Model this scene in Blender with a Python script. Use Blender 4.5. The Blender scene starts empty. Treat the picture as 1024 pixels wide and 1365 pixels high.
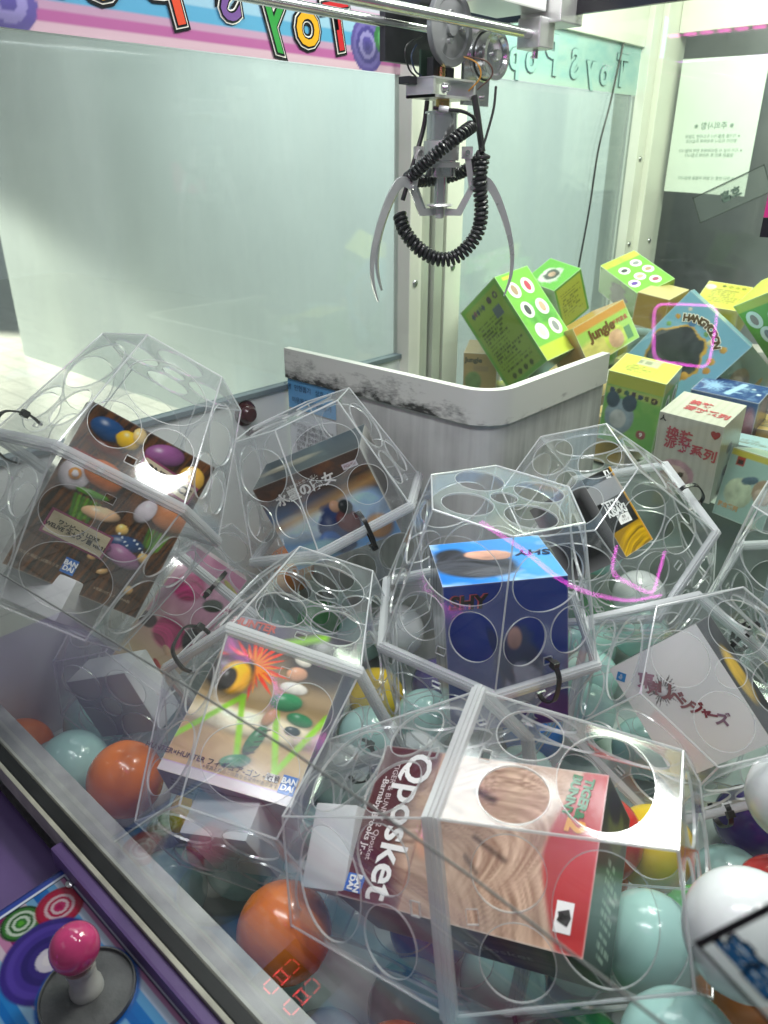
import bpy, bmesh, math, random
import numpy as np
from mathutils import Vector, Matrix, geometry

# ------------------------------------------------------------------ camera, world, lamps, exposure
S = bpy.context.scene
COL = S.collection
R_ = math.radians
PITCH, AZ = R_(25), R_(42)
fh = Vector((-math.sin(AZ), math.cos(AZ), 0)); right = Vector((math.cos(AZ), math.sin(AZ), 0)); zz = Vector((0, 0, 1))
fwd = fh*math.cos(PITCH) - zz*math.sin(PITCH); up = fh*math.sin(PITCH) + zz*math.cos(PITCH)
cd = bpy.data.cameras.new('camera'); cam = bpy.data.objects.new('camera', cd); COL.objects.link(cam)
cd.sensor_fit = 'HORIZONTAL'; cd.sensor_width = 36; cd.lens = 36*1000/1024
cd.clip_start = .01; cd.clip_end = 60
cd.dof.use_dof = True; cd.dof.focus_distance = .86; cd.dof.aperture_fstop = 12
cam.matrix_world = Matrix(((right.x, up.x, -fwd.x, 0), (right.y, up.y, -fwd.y, 0), (right.z, up.z, -fwd.z, 0), (0, 0, 0, 1)))
S.camera = cam
W = bpy.data.worlds.new('World'); S.world = W; W.use_nodes = True
W.node_tree.nodes['Background'].inputs[0].default_value = (.72, .82, .84, 1)
W.node_tree.nodes['Background'].inputs[1].default_value = .11
S.view_settings.view_transform = 'Standard'; S.view_settings.look = 'None'
S.view_settings.gamma = 1; S.view_settings.exposure = .52; S.view_settings.use_curve_mapping = False
S.render.engine = 'CYCLES'
cy = S.cycles
cy.use_denoising = True
cy.max_bounces = 14; cy.transparent_max_bounces = 80; cy.glossy_bounces = 5; cy.diffuse_bounces = 3; cy.transmission_bounces = 8
cy.caustics_reflective = False; cy.caustics_refractive = False
cy.sample_clamp_indirect = 6

def area(name, loc, target, sx, sy, power, col):
    l = bpy.data.lights.new(name, 'AREA'); l.shape = 'RECTANGLE'; l.size = sx; l.size_y = sy; l.energy = power; l.color = col
    o = bpy.data.objects.new(name, l); COL.objects.link(o); o.location = loc
    o.rotation_euler = (Vector(target) - Vector(loc)).to_track_quat('-Z', 'Y').to_euler()
    return o
area('cabinet_lamp', (-.37, .985, .60), (-.42, .45, -.5), .25, .15, 5.6, (1, .985, .95))
area('cabinet_lamp', (.13, .62, .60), (-.45, .5, -.4), .10, .10, 1.3, (1, .99, .96))
area('cabinet_lamp', (-.40, .27, .56), (-.52, .78, -.25), .70, .07, 4.6, (.96, .985, 1))
area('neighbour_cabinet_lamp', (-.40, 1.40, .60), (-.50, 1.52, -.4), .6, .30, 10, (.88, 1, .77))
area('hall_fill_lamp', (-.9, -1.4, 1.3), (-.5, -.1, -.6), 1.2, .5, .7, (.9, .93, 1))  # unseen lamp, added to light the control panel dimly
area('hall_fill_lamp', (-2.2, 1.25, 1.6), (-2.3, 2.5, -.3), 2.4, 1.0, 60, (.96, 1, .98))  # unseen fill, added to brighten the pale wall behind the side pane
sl = bpy.data.lights.new('doorway_daylight', 'SPOT'); sl.energy = 9000; sl.color = (1, .95, .80); sl.spot_size = R_(28); sl.spot_blend = .35; sl.shadow_soft_size = .15
so = bpy.data.objects.new('doorway_daylight', sl); COL.objects.link(so); so.location = (-11, 2.1, 1.2); so.rotation_euler = (Vector((-6.1, 2.0, -1.45)) - so.location).to_track_quat('-Z', 'Y').to_euler()

# ------------------------------------------------------------------ helpers
random.seed(7); RNG = np.random.default_rng(5)
def lin(c):
    if isinstance(c, str):
        c = c.lstrip('#'); c = [int(c[i:i+2], 16)/255 for i in (0, 2, 4)]
    return tuple(x/12.92 if x <= .04045 else ((x+.055)/1.055)**2.4 for x in c)

MATS = {}
def nt(name):
    m = bpy.data.materials.new(name); m.use_nodes = True; t = m.node_tree
    return m, t, t.nodes['Principled BSDF'], t.nodes['Material Output']
def plain(name, col, rough=.45, metal=0., bump=0., bscale=60, var=0., vscale=12, coat=0., emit=None, es=0., spec=.5):
    if name in MATS: return MATS[name]
    m, t, b, out = nt(name); c = lin(col) if isinstance(col, str) else col
    b.inputs['Base Color'].default_value = (*c, 1); b.inputs['Roughness'].default_value = rough; b.inputs['Metallic'].default_value = metal
    b.inputs['Coat Weight'].default_value = coat; b.inputs['Specular IOR Level'].default_value = spec
    tc = t.nodes.new('ShaderNodeTexCoord')
    if var:
        n = t.nodes.new('ShaderNodeTexNoise'); n.inputs['Scale'].default_value = vscale; n.inputs['Detail'].default_value = 6
        t.links.new(tc.outputs['Object'], n.inputs['Vector'])
        r = t.nodes.new('ShaderNodeValToRGB'); r.color_ramp.elements[0].position = .35; r.color_ramp.elements[1].position = .7
        r.color_ramp.elements[0].color = (*[x*(1-var) for x in c], 1); r.color_ramp.elements[1].color = (*[min(1, x*(1+var*.5)) for x in c], 1)
        t.links.new(n.outputs['Fac'], r.inputs['Fac']); t.links.new(r.outputs['Color'], b.inputs['Base Color'])
        mp = t.nodes.new('ShaderNodeMapRange'); mp.inputs['To Min'].default_value = max(.03, rough-.08); mp.inputs['To Max'].default_value = rough+.1
        t.links.new(n.outputs['Fac'], mp.inputs['Value']); t.links.new(mp.outputs['Result'], b.inputs['Roughness'])
    if bump:
        n = t.nodes.new('ShaderNodeTexNoise'); n.inputs['Scale'].default_value = bscale; n.inputs['Detail'].default_value = 4
        t.links.new(tc.outputs['Object'], n.inputs['Vector'])
        u = t.nodes.new('ShaderNodeBump'); u.inputs['Strength'].default_value = bump; u.inputs['Distance'].default_value = .002
        t.links.new(n.outputs['Fac'], u.inputs['Height']); t.links.new(u.outputs['Normal'], b.inputs['Normal'])
    if emit is not None:
        b.inputs['Emission Color'].default_value = (*(lin(emit) if isinstance(emit, str) else emit), 1); b.inputs['Emission Strength'].default_value = es
    MATS[name] = m; return m

def clear(name, milk, tint=(1, 1, 1), milkcol=(.9, .93, .95), rough=.06, f0=.045, bump=0., bscale=25, haze=0., hscale=8, hstretch=None):
    """thin clear sheet: see-through, Fresnel gloss, a little milky scatter"""
    m, t, b, out = nt(name); t.nodes.remove(b)
    N, L = t.nodes.new, t.links.new
    lw = N('ShaderNodeLayerWeight'); lw.inputs['Blend'].default_value = .5
    p = N('ShaderNodeMath'); p.operation = 'POWER'; p.inputs[1].default_value = 4.5; L(lw.outputs['Facing'], p.inputs[0])
    mr = N('ShaderNodeMapRange'); mr.inputs['To Min'].default_value = f0; mr.inputs['To Max'].default_value = .9; L(p.outputs[0], mr.inputs['Value'])
    tr = N('ShaderNodeBsdfTransparent'); tr.inputs['Color'].default_value = (*tint, 1)
    df = N('ShaderNodeBsdfDiffuse'); df.inputs['Color'].default_value = (*milkcol, 1)
    tl = N('ShaderNodeBsdfTranslucent'); tl.inputs['Color'].default_value = (*milkcol, 1)
    mx0 = N('ShaderNodeMixShader'); mx0.inputs[0].default_value = .45; L(df.outputs[0], mx0.inputs[1]); L(tl.outputs[0], mx0.inputs[2])
    mx1 = N('ShaderNodeMixShader'); mx1.inputs[0].default_value = milk; L(tr.outputs[0], mx1.inputs[1]); L(mx0.outputs[0], mx1.inputs[2])
    gl = N('ShaderNodeBsdfGlossy'); gl.inputs['Roughness'].default_value = rough
    mx2 = N('ShaderNodeMixShader'); L(mr.outputs['Result'], mx2.inputs[0]); L(mx1.outputs[0], mx2.inputs[1]); L(gl.outputs[0], mx2.inputs[2])
    tc = N('ShaderNodeTexCoord')
    if haze:
        n = N('ShaderNodeTexNoise'); n.inputs['Scale'].default_value = hscale; n.inputs['Detail'].default_value = 5; n.inputs['Distortion'].default_value = .6
        hm = N('ShaderNodeMapping'); hm.inputs['Scale'].default_value = hstretch or (1, 1, 1); L(tc.outputs['Object'], hm.inputs['Vector']); L(hm.outputs[0], n.inputs['Vector'])
        r = N('ShaderNodeMapRange'); r.inputs['From Min'].default_value = .35; r.inputs['From Max'].default_value = .75
        r.inputs['To Min'].default_value = milk; r.inputs['To Max'].default_value = milk+haze
        L(n.outputs['Fac'], r.inputs['Value']); L(r.outputs['Result'], mx1.inputs[0])
    if bump:
        n = N('ShaderNodeTexNoise'); n.inputs['Scale'].default_value = bscale; n.inputs['Detail'].default_value = 2; L(tc.outputs['Object'], n.inputs['Vector'])
        u = N('ShaderNodeBump'); u.inputs['Strength'].default_value = bump; u.inputs['Distance'].default_value = .004
        L(n.outputs['Fac'], u.inputs['Height']); L(u.outputs['Normal'], gl.inputs['Normal'])
    L(mx2.outputs[0], out.inputs['Surface'])
    MATS[name] = m; return m

def obj(name, verts, faces, mat, parent=None, loc=None, smooth=False, mats=None, midx=None):
    me = bpy.data.meshes.new(name); me.from_pydata([tuple(v) for v in verts], [], faces); me.update()
    return link(name, me, mat, parent, loc, smooth, mats, midx)
def link(name, me, mat=None, parent=None, loc=None, smooth=False, mats=None, midx=None):
    for m in (mats or ([mat] if mat else [])): me.materials.append(m)
    if midx is not None: me.polygons.foreach_set('material_index', midx)
    if smooth: me.polygons.foreach_set('use_smooth', [True]*len(me.polygons))
    o = bpy.data.objects.new(name, me); COL.objects.link(o)
    if parent is not None: o.parent = parent
    if loc is not None: o.location = loc
    return o
def tag(o, label=None, cat=None, group=None, kind=None):
    if label: o['label'] = label
    if cat: o['category'] = cat
    if group: o['group'] = group
    if kind: o['kind'] = kind
    return o
def empty(name, loc=(0, 0, 0)):
    o = bpy.data.objects.new(name, None); COL.objects.link(o); o.location = loc; o.empty_display_size = .02; return o

def wm(o):
    return (wm(o.parent) @ o.matrix_parent_inverse if o.parent else Matrix.Identity(4)) @ o.matrix_basis
def attach(o, par):
    o.parent = par; o.matrix_parent_inverse = wm(par).inverted(); return o

class MB:
    """collects shapes into one mesh"""
    def __init__(s): s.v = []; s.f = []; s.m = []
    def add(s, v, f, m=0):
        b = len(s.v); s.v += [tuple(x) for x in v]; s.f += [tuple(i+b for i in q) for q in f]; s.m += [m]*len(f); return s
    def box(s, lo, hi, m=0, bev=0.):
        bm = bmesh.new(); bmesh.ops.create_cube(bm, size=1)
        for v in bm.verts: v.co = Vector([lo[i]+(hi[i]-lo[i])*(v.co[i]+.5) for i in range(3)])
        if bev: bmesh.ops.bevel(bm, geom=bm.edges[:], offset=bev, segments=2, affect='EDGES', profile=.7)
        bm.verts.index_update(); s.add([v.co[:] for v in bm.verts], [[v.index for v in f.verts] for f in bm.faces], m); bm.free(); return s
    def cyl(s, a, b, r, r2=None, n=24, m=0, cap=True):
        a, b = Vector(a), Vector(b); d = (b-a).normalized(); r2 = r if r2 is None else r2
        x = d.orthogonal().normalized(); y = d.cross(x)
        V = [a+(x*math.cos(2*math.pi*i/n)+y*math.sin(2*math.pi*i/n))*r for i in range(n)]+[b+(x*math.cos(2*math.pi*i/n)+y*math.sin(2*math.pi*i/n))*r2 for i in range(n)]
        F = [(i, (i+1) % n, n+(i+1) % n, n+i) for i in range(n)]
        if cap: F += [tuple(range(n-1, -1, -1)), tuple(range(n, 2*n))]
        return s.add(V, F, m)
    def tube(s, pts, r, n=8, m=0, close=False):
        P = [Vector(p) for p in pts]; k = len(P); rs = r if hasattr(r, '__len__') else [r]*k
        T = [(P[(i+1) % k if close else min(i+1, k-1)]-P[i-1 if (close or i) else 0]).normalized() for i in range(k)]
        x = T[0].orthogonal().normalized(); V = []
        for i in range(k):
            x = (x-T[i]*x.dot(T[i])).normalized(); y = T[i].cross(x)
            V += [P[i]+(x*math.cos(2*math.pi*j/n)+y*math.sin(2*math.pi*j/n))*rs[i] for j in range(n)]
        F = [(i*n+j, i*n+(j+1) % n, ((i+1) % k)*n+(j+1) % n, ((i+1) % k)*n+j) for i in range(k if close else k-1) for j in range(n)]
        if not close: F += [tuple(range(n-1, -1, -1)), tuple(range((k-1)*n, k*n))]
        return s.add(V, F, m)
    def lathe(s, prof, origin, axis=(0, 0, 1), n=32, m=0):
        o = Vector(origin); d = Vector(axis).normalized(); x = d.orthogonal().normalized(); y = d.cross(x)
        V = [o+d*z+(x*math.cos(2*math.pi*j/n)+y*math.sin(2*math.pi*j/n))*r for r, z in prof for j in range(n)]
        F = [(i*n+j, i*n+(j+1) % n, (i+1)*n+(j+1) % n, (i+1)*n+j) for i in range(len(prof)-1) for j in range(n)]
        return s.add(V, F, m)
    def prism(s, poly, origin, ex, ey, depth, m=0):
        """2-D polygon in the ex/ey plane, given a thickness along ex x ey (centred)"""
        o, ex, ey = Vector(origin), Vector(ex), Vector(ey); nrm = ex.cross(ey).normalized()*depth/2; k = len(poly)
        V = [o+ex*a+ey*b-nrm for a, b in poly]+[o+ex*a+ey*b+nrm for a, b in poly]
        T = geometry.tessellate_polygon([[Vector((a, b, 0)) for a, b in poly]])
        F = [tuple(t) for t in T]+[tuple(i+k for i in t) for t in T]+[(i, (i+1) % k, k+(i+1) % k, k+i) for i in range(k)]
        return s.add(V, F, m)
    def build(s, name, mat, parent=None, smooth=False, mats=None, loc=None):
        o = obj(name, s.v, s.f, mat, parent, loc, smooth, mats, s.m if mats else None)
        bm = bmesh.new(); bm.from_mesh(o.data); bmesh.ops.recalc_face_normals(bm, faces=bm.faces); bm.to_mesh(o.data); bm.free()
        if smooth:
            try: o.data.set_sharp_from_angle(angle=R_(38))
            except Exception: pass
        return o

def catmull(P, n):
    P = [Vector(p) for p in P]; Q = [P[0]*2-P[1]]+P+[P[-1]*2-P[-2]]; out = []
    for i in range(1, len(Q)-2):
        for k in range(n):
            t = k/n; a, b, c, d = Q[i-1:i+3]
            out.append(.5*((2*b)+(c-a)*t+(2*a-5*b+4*c-d)*t*t+(3*b-a-3*c+d)*t**3))
    return out+[P[-1]]

# lettering -----------------------------------------------------------------
TXT = {}
def text_mesh(body, size, weight=0., shear=0., spacing=1., line=1., align='CENTER'):
    k = (body, round(size, 5), weight, shear, spacing, line, align)
    if k in TXT: return TXT[k]
    c = bpy.data.curves.new('lettering', 'FONT'); c.body = body; c.size = size; c.align_x = align; c.align_y = 'CENTER'
    c.offset = weight; c.shear = shear; c.space_character = spacing; c.space_line = line; c.resolution_u = 3; c.fill_mode = 'FRONT'
    o = bpy.data.objects.new('lettering', c); COL.objects.link(o)
    dg = bpy.context.evaluated_depsgraph_get(); me = bpy.data.meshes.new_from_object(o.evaluated_get(dg))
    bpy.data.objects.remove(o); bpy.data.curves.remove(c)
    TXT[k] = me; return me
def letters(parent, M, body, size, mat, weight=0., shear=0., spacing=1., line=1., align='CENTER', name='lettering', mirror=False):
    """M: matrix of a flat frame (x right, y up, z out) in the parent's space"""
    me = text_mesh(body, size, weight, shear, spacing, line, align)
    me = me.copy() if len(me.materials) else me
    me.materials.clear(); me.materials.append(mat)
    o = bpy.data.objects.new(name, me); COL.objects.link(o); o.parent = parent
    o.matrix_local = M @ (Matrix.Diagonal((-1, 1, 1, 1)) if mirror else Matrix.Identity(4))
    return o

# painted print: a grid whose points carry the printed colour -----------------
def vnoise(u, v, s, seed=0):
    rs = np.random.default_rng(seed); G = rs.random((64, 64)); x, y = u*s, v*s
    xi, yi = np.floor(x).astype(int), np.floor(y).astype(int); fx, fy = x-xi, y-yi; fx = fx*fx*(3-2*fx); fy = fy*fy*(3-2*fy)
    g = lambda a, b: G[a % 64, b % 64]
    return (g(xi, yi)*(1-fx)+g(xi+1, yi)*fx)*(1-fy)+(g(xi, yi+1)*(1-fx)+g(xi+1, yi+1)*fx)*fy
def fbm(u, v, s, seed=0): return sum(vnoise(u, v, s*2**k, seed+k)*.5**k for k in range(4))/1.875
class Canvas:
    def __init__(s, u, v, w, h): s.u, s.v, s.w, s.h = u, v, w, h; s.c = np.zeros(u.shape+(3,)); s.toy = 0
    def fill(s, c): s.c[:] = lin(c); return s
    def mix(s, a, c): a = np.clip(a, 0, 1)[..., None]; s.c = s.c*(1-a)+np.array(lin(c))*a; return s
    def grad(s, c0, c1, ang=90, lo=0, hi=1):
        t = s.u*math.cos(R_(ang))+s.v*math.sin(R_(ang)); t = np.clip((t-lo)/(hi-lo), 0, 1)[..., None]; s.c = np.array(lin(c0))*(1-t)+np.array(lin(c1))*t; return s
    def loc(s, cx, cy, rot): 
        x = (s.u-cx)*s.w; y = (s.v-cy)*s.h; a = R_(rot); return x*math.cos(a)+y*math.sin(a), -x*math.sin(a)+y*math.cos(a)
    def blob(s, cx, cy, rx, ry, c, rot=0, soft=.12, wob=0., seed=0, toy=None):
        toy = s.toy if toy is None else toy
        x, y = s.loc(cx, cy, rot); X = x/(rx*s.w); Y = y/(ry*s.w); d = np.hypot(X, Y)
        n = fbm(s.u, s.v, 9, seed+31); w = (fbm(s.u, s.v, 7, seed)-.5)*(wob+.12); d = d+w
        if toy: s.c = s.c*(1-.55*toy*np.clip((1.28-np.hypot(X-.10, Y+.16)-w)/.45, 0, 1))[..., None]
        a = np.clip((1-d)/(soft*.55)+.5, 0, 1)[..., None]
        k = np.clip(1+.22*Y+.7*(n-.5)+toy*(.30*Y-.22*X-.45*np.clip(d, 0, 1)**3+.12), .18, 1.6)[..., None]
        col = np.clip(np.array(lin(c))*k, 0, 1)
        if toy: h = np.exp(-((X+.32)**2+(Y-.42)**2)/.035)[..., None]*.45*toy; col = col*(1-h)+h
        s.c = s.c*(1-a)+col*a; return s
    def rect(s, x0, y0, x1, y1, c, soft=.004):
        k = 1/soft; a = np.minimum(np.minimum((s.u-x0)*k, (x1-s.u)*k), np.minimum((s.v-y0)*k, (y1-s.v)*k))+.5; return s.mix(a, c)
    def band(s, x0, y0, x1, y1, t, c, soft=.006):
        p = np.array([(s.u-x0)*s.w, (s.v-y0)*s.h]); d = np.array([(x1-x0)*s.w, (y1-y0)*s.h]); L = d@d; k = np.clip((p[0]*d[0]+p[1]*d[1])/L, 0, 1)
        q = np.hypot(p[0]-d[0]*k, p[1]-d[1]*k)/s.w; return s.mix((t-q)/soft+.5, c)
    def rays(s, cx, cy, r, c, n=18, seed=0):
        x, y = s.loc(cx, cy, 0); a = np.arctan2(y, x); d = np.hypot(x, y)/s.w; rs = np.random.default_rng(seed)
        k = (a+math.pi)/(2*math.pi)*n; i = np.floor(k).astype(int) % n; L = r*(.55+.45*rs.random(n))[i]; w = np.abs(k-np.floor(k)-.5)*2
        return s.mix(((1-d/L)-w*.75)/.12+.4, c)
    def lines(s, x0, y0, x1, y1, n, c, seed=0, fill=.5):
        rs = np.random.default_rng(seed); k = (y1-s.v)/(y1-y0)*n; i = np.clip(np.floor(k).astype(int), 0, n-1); fr = k-np.floor(k)
        e = (.6+.4*rs.random(n))[i]; t = (s.u-x0)/(x1-x0); ch = vnoise(s.u*1., i*7.3, 90, seed) > .38
        return s.mix(((fr > .25) & (fr < .25+fill) & (t > 0) & (t < e) & (s.v > y0) & (s.v < y1) & ch)*.85, c)
    def wood(s, c0, c1, ang, planks=4, seed=0):
        x, y = s.loc(.5, .5, ang); x = x/s.w; y = y/s.w
        g = np.clip((fbm(x*1.2+9, y*16+9, 5, seed)-.5)*2.4+.45, 0, 1); s.c[:] = np.array(lin(c0))*(1-g[..., None])+np.array(lin(c1))*g[..., None]
        k = y*planks+20; fr = np.abs(k-np.round(k)); return s.mix((.045-fr)/.03, '#120a06')
    def streaks(s, cx, cy, rx, ry, c0, c1, rot=0, n=9, seed=0, soft=.1, bend=.3):
        x, y = s.loc(cx, cy, rot); X = x/(rx*s.w); Y = y/(ry*s.w); d = np.hypot(X, Y)
        q = Y+bend*X*X+.10*(vnoise(s.u, s.v, 5, seed)-.5)
        g = np.clip((.55*vnoise(q*.5+3, X*.03+3, n*1.1, seed)+.45*vnoise(q*.5+7, X*.05+7, n*2.7, seed+5)-.5)*1.7+.55, 0, 1); a = np.clip((1-d)/soft+.5, 0, 1)[..., None]
        s.c = s.c*(1-a)+(np.array(lin(c0))*(1-g[..., None])+np.array(lin(c1))*g[..., None])*a; return s

FACE = {'F': ((0, -1, 0), (1, 0, 0), (0, 0, 1)), 'B': ((0, 1, 0), (-1, 0, 0), (0, 0, 1)), 'R': ((1, 0, 0), (0, 1, 0), (0, 0, 1)),
        'L': ((-1, 0, 0), (0, -1, 0), (0, 0, 1)), 'T': ((0, 0, 1), (1, 0, 0), (0, 1, 0)), 'D': ((0, 0, -1), (1, 0, 0), (0, -1, 0))}
def rodm(w):
    w = Vector(w); a = w.length
    return Matrix.Rotation(a, 4, w/a) if a > 1e-6 else Matrix.Identity(4)
def pose(p): return Matrix.Translation(Vector(p[:3])) @ rodm(p[3:6])

def print_mat(name='printed_card', rough=.3, coat=.35):
    if name in MATS: return MATS[name]
    m, t, b, out = nt(name); a = t.nodes.new('ShaderNodeAttribute'); a.attribute_name = 'ink'
    t.links.new(a.outputs['Color'], b.inputs['Base Color']); b.inputs['Roughness'].default_value = rough; b.inputs['Coat Weight'].default_value = coat; b.inputs['Coat Roughness'].default_value = .12
    tc = t.nodes.new('ShaderNodeTexCoord'); n = t.nodes.new('ShaderNodeTexNoise'); n.inputs['Scale'].default_value = 14; n.inputs['Detail'].default_value = 3
    t.links.new(tc.outputs['Object'], n.inputs['Vector']); u = t.nodes.new('ShaderNodeBump'); u.inputs['Strength'].default_value = .12; u.inputs['Distance'].default_value = .004
    t.links.new(n.outputs['Fac'], u.inputs['Height']); t.links.new(u.outputs['Normal'], b.inputs['Normal'])
    MATS[name] = m; return m
def painted_box(name, dims, base, art, M, label, cat, group=None, res=.0016, mat=None, vivid=.95, toy=0):
    """a carton whose faces are printed; art: face letter -> painter(Canvas)"""
    V, Fc, C = [], [], []
    for k, (n, ux, vx) in FACE.items():
        n, ux, vx = np.array(n, float), np.array(ux, float), np.array(vx, float); d = np.array(dims)
        w, h, t = abs(ux)@d, abs(vx)@d, abs(n)@d
        nu, nv = (max(8, min(190, int(w/res))), max(8, min(190, int(h/res)))) if k in art else (6, 6)
        u, v = np.meshgrid(np.linspace(0, 1, nu+1), np.linspace(0, 1, nv+1)); cv = Canvas(u, v, w, h).fill(base if isinstance(base, str) else base.get(k, base['*'])); cv.toy = toy
        if k in art: art[k](cv)
        g = cv.c.mean(-1, keepdims=True); cv.c = np.clip(g+(cv.c-g)*vivid, 0, 1); cv.c = np.clip(cv.c*((.96 if vivid > 1 else .82)+.6*(vivid-.9)*cv.c), 0, .87)
        e = np.minimum(np.minimum(u, 1-u)*w, np.minimum(v, 1-v)*h); cv.mix((.0012-e)/.0012*.35, '#e8e6e0')
        P = n*t/2+ux*((u-.5)*w)[..., None]+vx*((v-.5)*h)[..., None]; b = len(V)
        V += P.reshape(-1, 3).tolist(); C.append(cv.c.reshape(-1, 3))
        i, j = np.meshgrid(np.arange(nu), np.arange(nv)); q = (b+j*(nu+1)+i).ravel()
        Fc += np.stack([q, q+1, q+nu+2, q+nu+1], 1).tolist()
    me = bpy.data.meshes.new(name); me.from_pydata(V, [], Fc); me.update()
    at = me.attributes.new('ink', 'FLOAT_COLOR', 'POINT'); c4 = np.ones((len(V), 4), np.float32); c4[:, :3] = np.concatenate(C); at.data.foreach_set('color', c4.ravel())
    o = link(name, me, mat or print_mat()); o.matrix_world = M; tag(o, label, cat, group); o['dims'] = list(dims)
    return o
def face_m(dims, f, u, v, rot=0, off=.0006):
    n, ux, vx = [Vector(a) for a in FACE[f]]; d = Vector(dims); w = sum(abs(ux[i])*d[i] for i in range(3)); h = sum(abs(vx[i])*d[i] for i in range(3)); t = sum(abs(n[i])*d[i] for i in range(3))
    o = n*(t/2+off)+ux*((u-.5)*w)+vx*((v-.5)*h)
    return Matrix.Translation(o) @ Matrix(((ux.x, vx.x, n.x, 0), (ux.y, vx.y, n.y, 0), (ux.z, vx.z, n.z, 0), (0, 0, 0, 1))) @ Matrix.Rotation(R_(rot), 4, 'Z')
def ink(col, rough=.35): return plain('ink_'+col.strip('#'), col, rough, coat=.2)
def write(box, f, u, v, body, size, col, rot=0, **kw): 
    off = kw.pop('off', .0007)
    return letters(box, face_m(box['dims'], f, u, v, rot, off), body, size, ink(col), **kw)
def patch(box, f, u, v, w, h, col, rot=0, off=.0004, name='printed_patch', corner=0., round_=False):
    if round_: P = [(w/2*math.cos(2*math.pi*i/28), h/2*math.sin(2*math.pi*i/28)) for i in range(28)]
    else: P = [(-w/2, -h/2), (w/2, -h/2), (w/2, h/2), (-w/2, h/2)]
    o = obj(name, [(a, b, 0) for a, b in P], [tuple(range(len(P)))], ink(col)); o.parent = box; o.matrix_local = face_m(box['dims'], f, u, v, rot, off); return o
def maker_logo(box, f, u, v, s, rot=0):
    patch(box, f, u, v, s, s*1.15, '#1f6fc4', rot, .0004, 'maker_logo')
    write(box, f, u, v, 'BAN\nDAI', s*.5, '#f2f5f8', rot, weight=.0003, line=.85, off=.0009)

# ------------------------------------------------------------------ shared materials
WHITE = plain('white_enamel', (.72, .75, .74), .35, var=.06, vscale=6, bump=.05)
CREAM = plain('cream_enamel', (.80, .79, .72), .38, var=.07, vscale=8)
PURPLE = plain('purple_laminate', (.145, .085, .25), .42, var=.18, vscale=9, bump=.08, bscale=140)
BLACK = plain('black_rubber', (.012, .012, .014), .5, var=.3, vscale=40)
STEEL = plain('polished_steel', (.78, .78, .79), .18, .92, var=.12, vscale=30)
DULL = plain('brushed_steel', (.50, .50, .51), .32, 1., var=.2, vscale=40)
ALU = plain('anodised_aluminium', (.74, .74, .73), .36, .8, var=.1, vscale=18)
DARKM = plain('dark_metal', (.06, .06, .065), .38, .6, var=.3, vscale=30)
BRASS = plain('brass', (.62, .42, .14), .25, 1.)
PVC = plain('black_cable', (.010, .010, .011), .33)
TIE = plain('black_nylon', (.008, .008, .009), .3)
PANE = clear('window_glass', 0, (.985, 1, .992), rough=.012, f0=.034)
SIDEPANE = clear('side_glass', .06, (.94, .98, .97), (.72, .80, .78), rough=.03, f0=.05, haze=.22, hscale=1.6, hstretch=(1, 4.5, .45))  # stretched haze paints soft vertical reflections into the glass
SHELL = clear('clear_plastic', .034, (.98, .985, .99), (.88, .91, .95), rough=.07, f0=.046, bump=.12, bscale=15, haze=.035, hscale=14)
RIM = clear('clear_plastic_edge', .48, (.98, .99, 1), (.97, .98, 1), rough=.14, f0=.10)

# ------------------------------------------------------------------ the setting
m, t, b, out = nt('hall_floor_tiles')
tc = t.nodes.new('ShaderNodeTexCoord'); bt = t.nodes.new('ShaderNodeTexBrick'); bt.offset = 0; bt.inputs['Scale'].default_value = 1.6
bt.inputs['Color1'].default_value = (.46, .45, .41, 1); bt.inputs['Color2'].default_value = (.40, .395, .36, 1); bt.inputs['Mortar'].default_value = (.2, .2, .18, 1); bt.inputs['Mortar Size'].default_value = .008
t.links.new(tc.outputs['Object'], bt.inputs['Vector']); t.links.new(bt.outputs['Color'], b.inputs['Base Color']); b.inputs['Roughness'].default_value = .35
tag(obj('floor', [(-11, -5, -1.45), (4, -5, -1.45), (4, 9, -1.45), (-11, 9, -1.45)], [(0, 1, 2, 3)], m), kind='structure')
PALEW = plain('pale_painted_board', (.60, .68, .67), .55, var=.10, vscale=1.2)
wl = MB().box((-6.35, 2.6, -1.45), (-1.32, 2.7, 1.6)).build('partition_wall', PALEW)
tag(wl, 'pale grey green partition wall seen through the side pane', 'wall')
DARKW = plain('dim_wall_paint', (.60, .62, .60), .6, var=.5, vscale=1.6)
wl = MB().box((-1.6, 3.6, -1.45), (1.6, 3.7, 1.6)).build('back_wall', DARKW)
tag(wl, 'dim grey wall far behind the notice sheet', 'wall')

# ------------------------------------------------------------------ the claw machine
CM = empty('claw_machine', (-.45, .6, -1.45)); tag(CM, 'purple claw machine cabinet with glass sides, joystick panel and prize cages inside', 'claw machine')
def cm(mb, name, mat, **k):
    return attach(mb.build(name, mat, None, **k), CM)
cm(MB().box((-.9, .205, -.76), (.12, 1.055, -.72)), 'bed_floor', plain('bed_liner', (.50, .60, .57), .5, var=.1))
cm(MB().box((-.9, .212, -.316), (-.895, 1.03, .124)), 'side_pane', SIDEPANE)
cm(MB().box((-.902, .186, -.76), (-.888, 1.03, -.324)), 'side_panel', WHITE)
cm(MB().box((-.901, .187, -.324), (-.884, 1.03, -.316), bev=.001), 'pane_channel', plain('grey_seal', (.16, .2, .22), .5))
cm(MB().box((-.9, .18, -.556), (.16, .186, .36)), 'front_pane', PANE)
cm(MB().box((-.86, 1.058, -.72), (.14, 1.064, .36)), 'rear_pane', PANE)
cm(MB().box((-.902, .188, -.76), (.16, .203, -.562)), 'front_panel', WHITE)
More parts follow.
